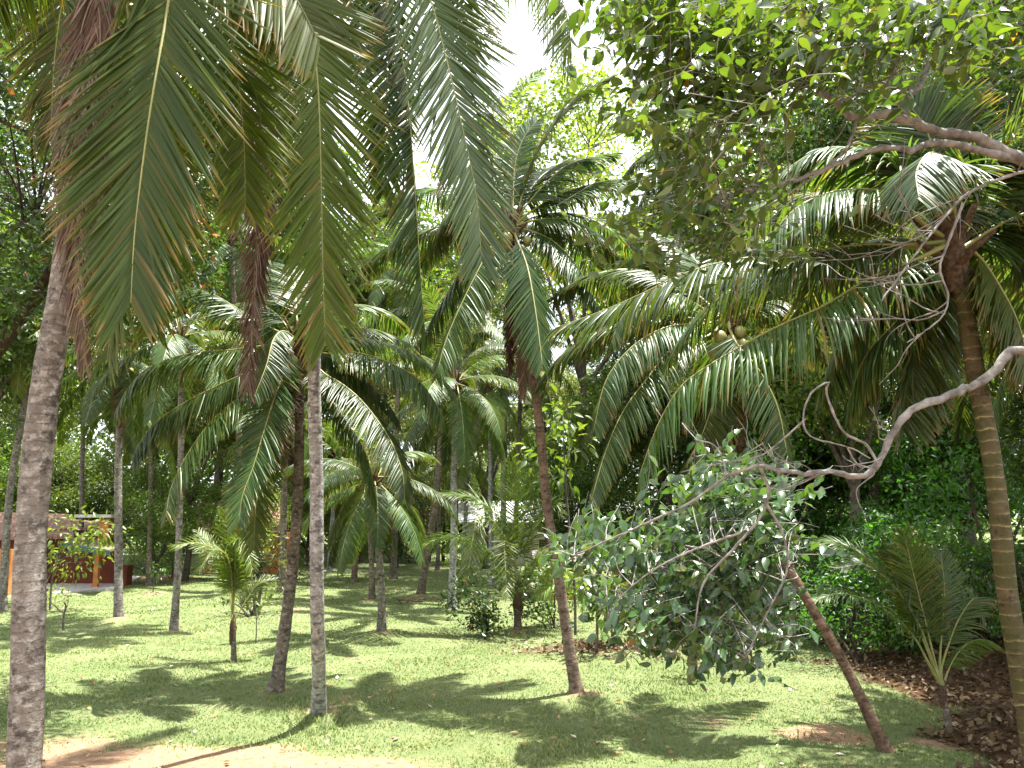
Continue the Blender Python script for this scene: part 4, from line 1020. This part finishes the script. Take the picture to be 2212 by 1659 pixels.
def in_poly(p, poly):
    x, y = p; c = False; n = len(poly)
    for i in range(n):
        x1, y1 = poly[i]; x2, y2 = poly[(i + 1) % n]
        if (y1 > y) != (y2 > y) and x < (x2 - x1) * (y - y1) / (y2 - y1) + x1: c = not c
    return c
def sprays(name, poly, cnt, limbs, Yr, leafL, mat, rg, tlen=(.25, .6), per=(4, 9), hang=.35, face=(0, -.1, 1.), jit=(62, 30)):
    gl = Geo(); gt = Geo(); LPs = np.concatenate(limbs)
    xs_ = [q[0] for q in poly]; ys_ = [q[1] for q in poly]
    i = 0; cents = []
    while i < cnt:
        if not cents or rg.random() < .16:
            p = (rg.uniform(min(xs_), max(xs_)), rg.uniform(min(ys_), max(ys_)))
            if not in_poly(p, poly): continue
            cents.append((p, rg.uniform(*Yr)))
        cpt, cY = cents[int(rg.integers(max(0, len(cents) - 14), len(cents)))]
        q = (cpt[0] + rg.normal() * jit[0], cpt[1] + rg.normal() * jit[1])
        e = at(q[0], q[1], cY + rg.normal() * .28)
        i += 1
        d = nrm(np.array((-.6 + rg.normal() * .7, rg.normal() * .6, -.15 + rg.normal() * .5))); L = rg.uniform(*tlen)
        s0_ = e - d * L
        if rg.random() < .18:
            j = np.argmin(np.linalg.norm(LPs - s0_, axis=1)); a0 = LPs[j]
            if np.linalg.norm(a0 - s0_) < 1.6:
                tube(gt, spline([a0 - tb, (a0 + s0_) / 2 - tb + rg.normal(size=3) * .08, s0_ - tb], 8), np.linspace(.006, .003, 8), 4)
        C = spline([s0_ - tb, (s0_ + e) / 2 - tb + rg.normal(size=3) * .03, e - tb + (0, 0, -.05)], 8)
        tube(gt, C, np.linspace(.0035, .0015, 8), 4)
        k = int(rg.integers(*per)); tt = np.linspace(.15, 1, k)
        P = np.stack([np.interp(tt * 7, np.arange(8), C[:, z]) for z in range(3)], 1)
        sd = np.where(np.arange(k) % 2, 1., -1.)[:, None]
        side = nrm(np.cross(d, (0, 0, 1)))
        D = nrm(d * .55 + side * sd * .85 + rg.normal(size=(k, 3)) * .4 + np.array((0, 0, -hang)))
        Nv = nrm(np.array(face) + rg.normal(size=(k, 3)) * .5)
        ll = leafL * rg.uniform(.6, 1.25, k)
        leaves(gl, P, D, Nv, ll, ll * rg.uniform(.42, .6, k), np.clip(rg.random(k) * .95 + .05 * (rg.random(k)), 0, 1), 'leaf')
    f = obj(name, gl.mesh(name, M[mat]), fig)
    obj('twigs', gt.mesh('twigs', M['bark_branch']), fig)
    return f
UP = [(1340, -60), (1335, 60), (1350, 150), (1330, 260), (1370, 330), (1330, 470), (1380, 560), (1480, 600), (1640, 570), (1700, 480), (1640, 430), (1720, 330), (1800, 240), (1900, 200), (2040, 240), (2230, 230), (2300, -60)]
sprays('foliage', UP[:3] + [(1370, 250), (1420, 260), (1560, 255), (1690, 225), (1770, 165), (1880, 125), (2040, 115), (2230, 100), (2300, -60)], 900, LP, (5.0, 7.6), .14, 'leaf_big', rgT)
sprays('foliage', [(1340, 260), (1330, 470), (1400, 560), (1500, 590), (1640, 560), (1690, 470), (1640, 400), (1700, 280)], 150, LP, (5.2, 7.2), .12, 'leaf_big', rgT)
LOWP = [(1225, 1200), (1280, 1135), (1400, 1115), (1500, 1060), (1540, 1000), (1630, 1000), (1690, 1070), (1690, 1180), (1660, 1260), (1640, 1390), (1590, 1450), (1490, 1420), (1370, 1360), (1260, 1270)]
f = sprays('foliage', LOWP, 600, LP2, (7.7, 9.2), .14, 'leaf_gloss', rgT, face=(.15, -.65, .7), jit=(36, 24), hang=.5)
f['label'] = 'dark glossy leaves drooping over the lawn'

# ------------------------------------------------------------------ background and side trees
def P_(px, Y): 
    x = at(px, 1110, Y)[0]; return (x, Y, float(th(x, Y)) - .05)
BT = [  # kind, px, Y, scale, rot, label
    ('near_dark', -120, 15.5, .9, .3, 'dark dense tree with a few orange leaves filling the upper left corner'),
    ('high_dark', 75, 46, 1.25, 2.3, 'dark tree behind the biggest hanging frond at upper left'),
    ('tall_mid', -120, 34, 1.05, 1.1, 'green tree at the far left edge behind the thin leaning palm'),
    ('low_light', 120, 58, 1.25, .5, 'round light green tree rising directly behind the bungalow roof'),
    ('low_light', 345, 48, .95, 1.9, 'small forked tree just right of the bungalow'),
    ('tall_light', 408, 50, .85, .2, 'thick trunked tree behind the slender curved palm'),
    ('low_light', 520, 51, .85, 1.4, 'light green tree in front of the red tiled cottage'),
    ('tall_mid', 560, 66, 1.2, 2.6, 'tall green tree behind the red tiled cottage'),
    ('low_light', 665, 64, 1.1, 3.4, 'light green tree at the back edge of the lawn left of centre'),
    ('tall_olive', 760, 68, 1.25, .9, 'tall olive tree behind the far palm on the back lawn'),
    ('low_dark', 858, 62, .75, .1, 'small dark bushy tree standing on the back lawn edge'),
    ('low_mid', 740, 72, 1.1, 4.1, 'rounded mid green tree closing the back of the lawn'),
    ('tall_light', 900, 74, 1.2, 1.7, 'tall light green tree straight behind the leaning dark palm'),
    ('tall_olive', 1048, 60, 1.4, 1.2, 'thin leaved grey tree with twin bare trunks behind the fresh green palm'),
    ('low_light', 1150, 72, 1.3, .4, 'light green tree above the pale sheet roof'),
    ('canopy_light', 1265, 50, 1.8, 2.0, 'sunlit spreading tree below the bright sky gap, top centre'),
    ('low_mid', 1240, 47, 1.0, 1.5, 'mid green tree behind the orange hut'),
    ('low_light', 1390, 46, 1.05, .6, 'light green tree behind the drooping fig boughs'),
    ('tall_mid', 1455, 44, .85, 3.0, 'tall ivy clad tree behind the hanging fronds'),
    ('tall_mid', 1560, 52, 1.15, .3, 'tall green tree behind the coconut crown on the right'),
    ('tall_mid', 1700, 36, .95, 1.9, 'broad green tree behind the leaning orange palm'),
    ('tall_mid', 1850, 30, 1.0, 2.2, 'green tree behind the mossy palm crown'),
    ('tall_dark', 2090, 38, 1.3, .8, 'dark tree at the right, behind the mossy trunk'),
    ('tall_dark', 2570, 14, .85, 1.0, 'dark tree just beyond the right edge, its crown over the bank'),
    ('tall_mid', 2520, 23, 1.0, 1.6, 'green tree at the far right edge, topping the bank'),
    ('tall_light', 330, 78, 1.1, 2.9, 'pale distant tree left, over the cottage and bungalow'),
    ('tall_light', 1330, 80, 1.2, 2.4, 'pale distant tree seen through the gap right of the reddish palm'),
    ('low_olive', 960, 68, 1.15, .2, 'grey green feathery tree behind the straight grey palm'),
    ('tall_mid', 640, 64, 2.0, 2.0, 'very tall green tree rising behind the straight grey palm'),
    ('tall_dark', 800, 82, 2.3, 1.3, 'very tall dark tree behind the hanging fronds left of the bright sky gap'),
    ('tall_mid', 470, 68, 1.9, .8, 'very tall green tree behind the biggest hanging frond'),
    ('tall_mid', 1760, 46, 1.6, 2.7, 'very tall green tree behind the fig boughs at upper right'),
    ('tall_dark', 1500, 76, 2.2, .6, 'very tall dark distant tree behind the fig leaves'),
    ('tall_dark', 2010, 38, 1.5, 2.9, 'very tall green tree behind the mossy palm crown'),
    ('tall_mid', 2300, 40, 1.7, .2, 'very tall green tree beyond the mossy trunk at the far right'),
    ('low_dark', 1650, 40, 1.2, .7, 'dark low tree behind the orange leaning palm'),
    ('low_bright', 1780, 34, 1.2, 2.0, 'low green tree at the head of the bank'),
    ('low_bright', 1950, 37, 1.1, 2.6, 'low fresh green tree on the bank behind the bright bushes'),
    ('low_bright', 2080, 35, 1.0, 1.2, 'low fresh green tree on the bank left of the mossy trunk'),
    ('low_mid', 2480, 19, .95, 1.9, 'low green tree on the bank at the right edge'),
    ('low_bright', 2150, 46, 1.3, 2.0, 'fresh green tree far behind the mossy trunk'),
    ('low_light', 1620, 60, 1.4, 1.0, 'pale green tree far behind the leaning orange brown palm'),
    ('low_mid', 1000, 70, 1.2, 2.5, 'rounded tree rising behind the pale sheet roof'),
    ('low_light', 210, 62, 1.3, 1.5, 'light tree rising behind the chimney of the bungalow'),
    ('low_mid', 20, 60, 1.3, 2.5, 'green tree behind the left part of the bungalow roof'),
    ('tall_olive', -60, 62, 1.2, 2.0, 'olive tree behind the left end of the bungalow'),
]
KINDS['low_olive'] = lambda: tree_meshes(20, 8.5, 3.4, .16, 70, 240, 'leaf_olive', 'bark_dark', .12, .25, asp=.35)
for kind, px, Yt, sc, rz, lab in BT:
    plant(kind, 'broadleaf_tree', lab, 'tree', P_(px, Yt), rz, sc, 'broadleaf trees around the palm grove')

SH = [
    ('shrub_airy', 560, 33, 1.3, 'leafy light shrub behind the small yellow green palm'),
    ('shrub_dark', 1055, 28.5, 1.15, 'dark low bush beside the fresh green young palm'),
    ('shrub_mid', 1195, 30, 1.0, 'green bush between the young palm and the reddish trunk'),
    ('shrub_light', 330, 56, 1.2, 'pale bush behind the low red porch wall'),
    ('shrub_mid', 380, 52, 1.0, 'green bush at the foot of the small forked tree'),
    ('shrub_mid', 520, 52, 1.2, 'green bush on the left back edge of the lawn'),
    ('shrub_dark', 600, 50, 1.1, 'dark bush behind the leaning brown palm'),
    ('shrub_light', 690, 66, 1.3, 'light bush left of the far palm on the back lawn'),
    ('shrub_mid', 780, 70, 1.4, 'mid green bush on the back edge beyond the slender ringed palm'),
    ('shrub_dark', 850, 69, 1.3, 'dark bush on the back edge of the lawn'),
    ('shrub_mid', 930, 68, 1.4, 'rounded bush on the back edge behind the leaning dark palm'),
    ('shrub_light', 1010, 60, 1.2, 'light bush in front of the pale sheet roof'),
    ('shrub_mid', 1340, 38, 1.2, 'green bush just right of the orange hut'),
    ('shrub_light', 1410, 36, 1.2, 'light bush behind the saplings with leaf litter'),
    ('shrub_mid', 1500, 34, 1.4, 'green bush behind the drooping glossy boughs'),
    ('shrub_dark', 1610, 32, 1.5, 'dark bush at the right back of the lawn'),
    ('shrub_bright', 1720, 27, 1.2, 'bright green bush behind the orange leaning palm'),
    ('shrub_bright', 1830, 23, 1.1, 'bright green bush above the leaf covered bank'),
    ('shrub_bright', 1950, 24, 1.2, 'bright sunlit bush over the dark young palm'),
    ('shrub_bright', 2060, 21.5, 1.15, 'green bush between the dark young palm and the mossy trunk'),
    ('shrub_bright', 2210, 19, 1.1, 'green bush behind the mossy trunk at the right edge'),
    ('shrub_dark', 2150, 20, 1.0, 'dark low bush high on the bank left of the mossy trunk'),
    ('shrub_dark', 2000, 22, 1.0, 'dark bush in the shade behind the dark young palm'),
    ('shrub_bright', 1880, 28, 1.5, 'tall green thicket bush on top of the bank'),
    ('shrub_bright', 2130, 23, 1.7, 'tall green thicket bush at the right top of the bank'),
    ('shrub_dark', 1760, 31, 1.3, 'shaded bush at the head of the leaf covered bank'),
    ('shrub_airy', 100, 36, 1.0, 'thin leafy shrub in front of the bungalow porch'),
    ('shrub_dark', -40, 50, 1.2, 'dark bush at the left end of the bungalow'),
]
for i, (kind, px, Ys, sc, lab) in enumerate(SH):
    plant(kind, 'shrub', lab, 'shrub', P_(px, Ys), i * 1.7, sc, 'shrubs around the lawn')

# saplings: thin stems with a small head of leaves
def sapling(label, base, path, head_r, nl, leafL, mat, r=.03, seed=1, bark='bark_tree', heads=None):
    rg = np.random.default_rng(seed); b = gr(*base); Yp = b[1]
    t = thing('sapling', label, 'sapling', b, 'saplings on the lawn')
    P = [np.array((0, 0, -.12))] + [at(q[0], q[1], Yp) - b for q in path]
    C = spline(P, 24); g1 = Geo(); tube(g1, C, np.linspace(r, r * .45, 24), 7)
    tips = [C[-1]] + [at(h_[0], h_[1], Yp + rg.normal() * .3) - b for h_ in (heads or [])]
    for h_ in tips[1:]:
        tube(g1, spline([C[14], (C[14] + h_) / 2 + rg.normal(size=3) * .05, h_], 8), np.linspace(r * .5, .006, 8), 5)
    obj('stem', g1.mesh('stem', M[bark]), t)
    if nl:
        g2 = Geo()
        for h_ in tips:
            k = nl // len(tips); d = nrm(rg.normal(size=(k, 3))); Pq = h_ + d * head_r * rg.random((k, 1)) ** .5
            Nv = nrm(np.array((0, 0, 1.)) + rg.normal(size=(k, 3)) * .5); D = nrm(d + np.array((0, 0, -.45)))
            ll = leafL * rg.uniform(.6, 1.2, k)
            leaves(g2, Pq, D, Nv, ll, ll * .42, rg.random(k) * .9, 'leaf')
        obj('foliage', g2.mesh('foliage', M[mat]), t)
sapling('light green sapling with drooping leaves right of the reddish trunk', (1287, 1425), [(1290, 1340), (1284, 1250)], .6, 150, .3, 'leaf_light', .055, 1, heads=[(1262, 1270), (1310, 1265), (1330, 1290)])
sapling('thin dark stemmed sapling in the leaf litter patch', (1320, 1408), [(1322, 1330), (1320, 1250)], .5, 110, .28, 'leaf_light', .035, 2, 'bark_dark', heads=[(1345, 1270)])
sapling('thin grey stem just behind the reddish trunk', (1243, 1372), [(1240, 1250), (1222, 1050), (1216, 900)], .9, 120, .4, 'leaf_light', .05, 3, heads=[(1170, 985), (1235, 960), (1210, 1020)])
sapling('short dark stem under the glossy drooping leaves', (1501, 1466), [(1502, 1420), (1503, 1340), (1500, 1290)], .5, 70, .25, 'leaf_dark', .065, 4, 'bark_dark')
sapling('little pale flowering sapling on a mound before the bungalow', (330, 1290), [(332, 1262), (338, 1235)], .3, 46, .22, 'leaf_bright', .035, 5, heads=[(322, 1225), (350, 1228), (345, 1245)])
sapling('thin crooked stick tree left lawn, beside the thick mottled trunk', (137, 1362), [(137, 1335), (142, 1310), (138, 1300)], .16, 24, .12, 'leaf_olive', .05, 6, 'bark_tree', heads=[(100, 1285), (145, 1285)])
sapling('leafy young tree with flat sprays screening the bungalow roof', (108, 1318), [(112, 1260), (130, 1190), (150, 1140)], 1.0, 330, .3, 'leaf_light', .05, 8, heads=[(185, 1150), (215, 1142), (160, 1168), (200, 1172), (130, 1150), (150, 1218), (190, 1212), (235, 1160)])
sapling('slender twig sapling right of the small yellow green palm', (553, 1390), [(554, 1345), (552, 1300)], .3, 24, .16, 'leaf_mid', .022, 7, heads=[(566, 1305)])

# fallen log at the foot of the bank
lp = gr(1750, 1352); lt = thing('fallen_log', 'orange brown log lying at the foot of the bank', 'log', lp)
l0, l1 = gr(1685, 1345) - lp, gr(1812, 1356) - lp
g_ = Geo(); tube(g_, spline([l0 + (0, 0, .1), (l0 + l1) / 2 + (0, 0, .14), l1 + (0, 0, .1)], 20), np.linspace(.13, .1, 20), 10, rough=.04, rng=np.random.default_rng(2))
obj('log', g_.mesh('log', M['bark_orange']), lt)
# dry frond lying on the lawn
dp = gr(880, 1310); dsp = [gr(862, 1300) - dp + (0, 0, .06), gr(880, 1306) - dp + (0, 0, .2), gr(900, 1300) - dp + (0, 0, .1), gr(925, 1290) - dp + (0, 0, .05)]
df = thing('fallen_frond', 'dry brown frond lying at the foot of the dark leaning palm', 'palm frond', dp)
f = obj('leaflets', frond_geo(dsp, n=40, L=.7, g=.6, seed=4, W=.05).mesh('leaflets', M['frond_dead']), df)
obj('midrib', midrib_geo(dsp).mesh('midrib', M['midrib_dead']), df)

# far woods closing every gap: reads as one mass
rw = np.random.default_rng(90)
gw = Geo(); cs = []; rs = []
for i in range(2100):
    a = rw.uniform(-1.0, 1.0); d = rw.uniform(84, 108); hgt = 15 + 5 * math.sin(a * 9) + 3 * math.sin(a * 23 + 1)
    cs.append(np.array((d * math.sin(a), d * math.cos(a), rw.random() ** .8 * hgt))); rs.append(rw.uniform(1.6, 3.2))
clump_leaves(gw, cs, rs, 16, .6, rw, flat=.8)
wo = obj('woods', gw.mesh('woods', M['leaf_mid'], False)); wo['kind'] = 'stuff'
tag(wo, 'hazy far woods closing the view behind the grove', 'woods')
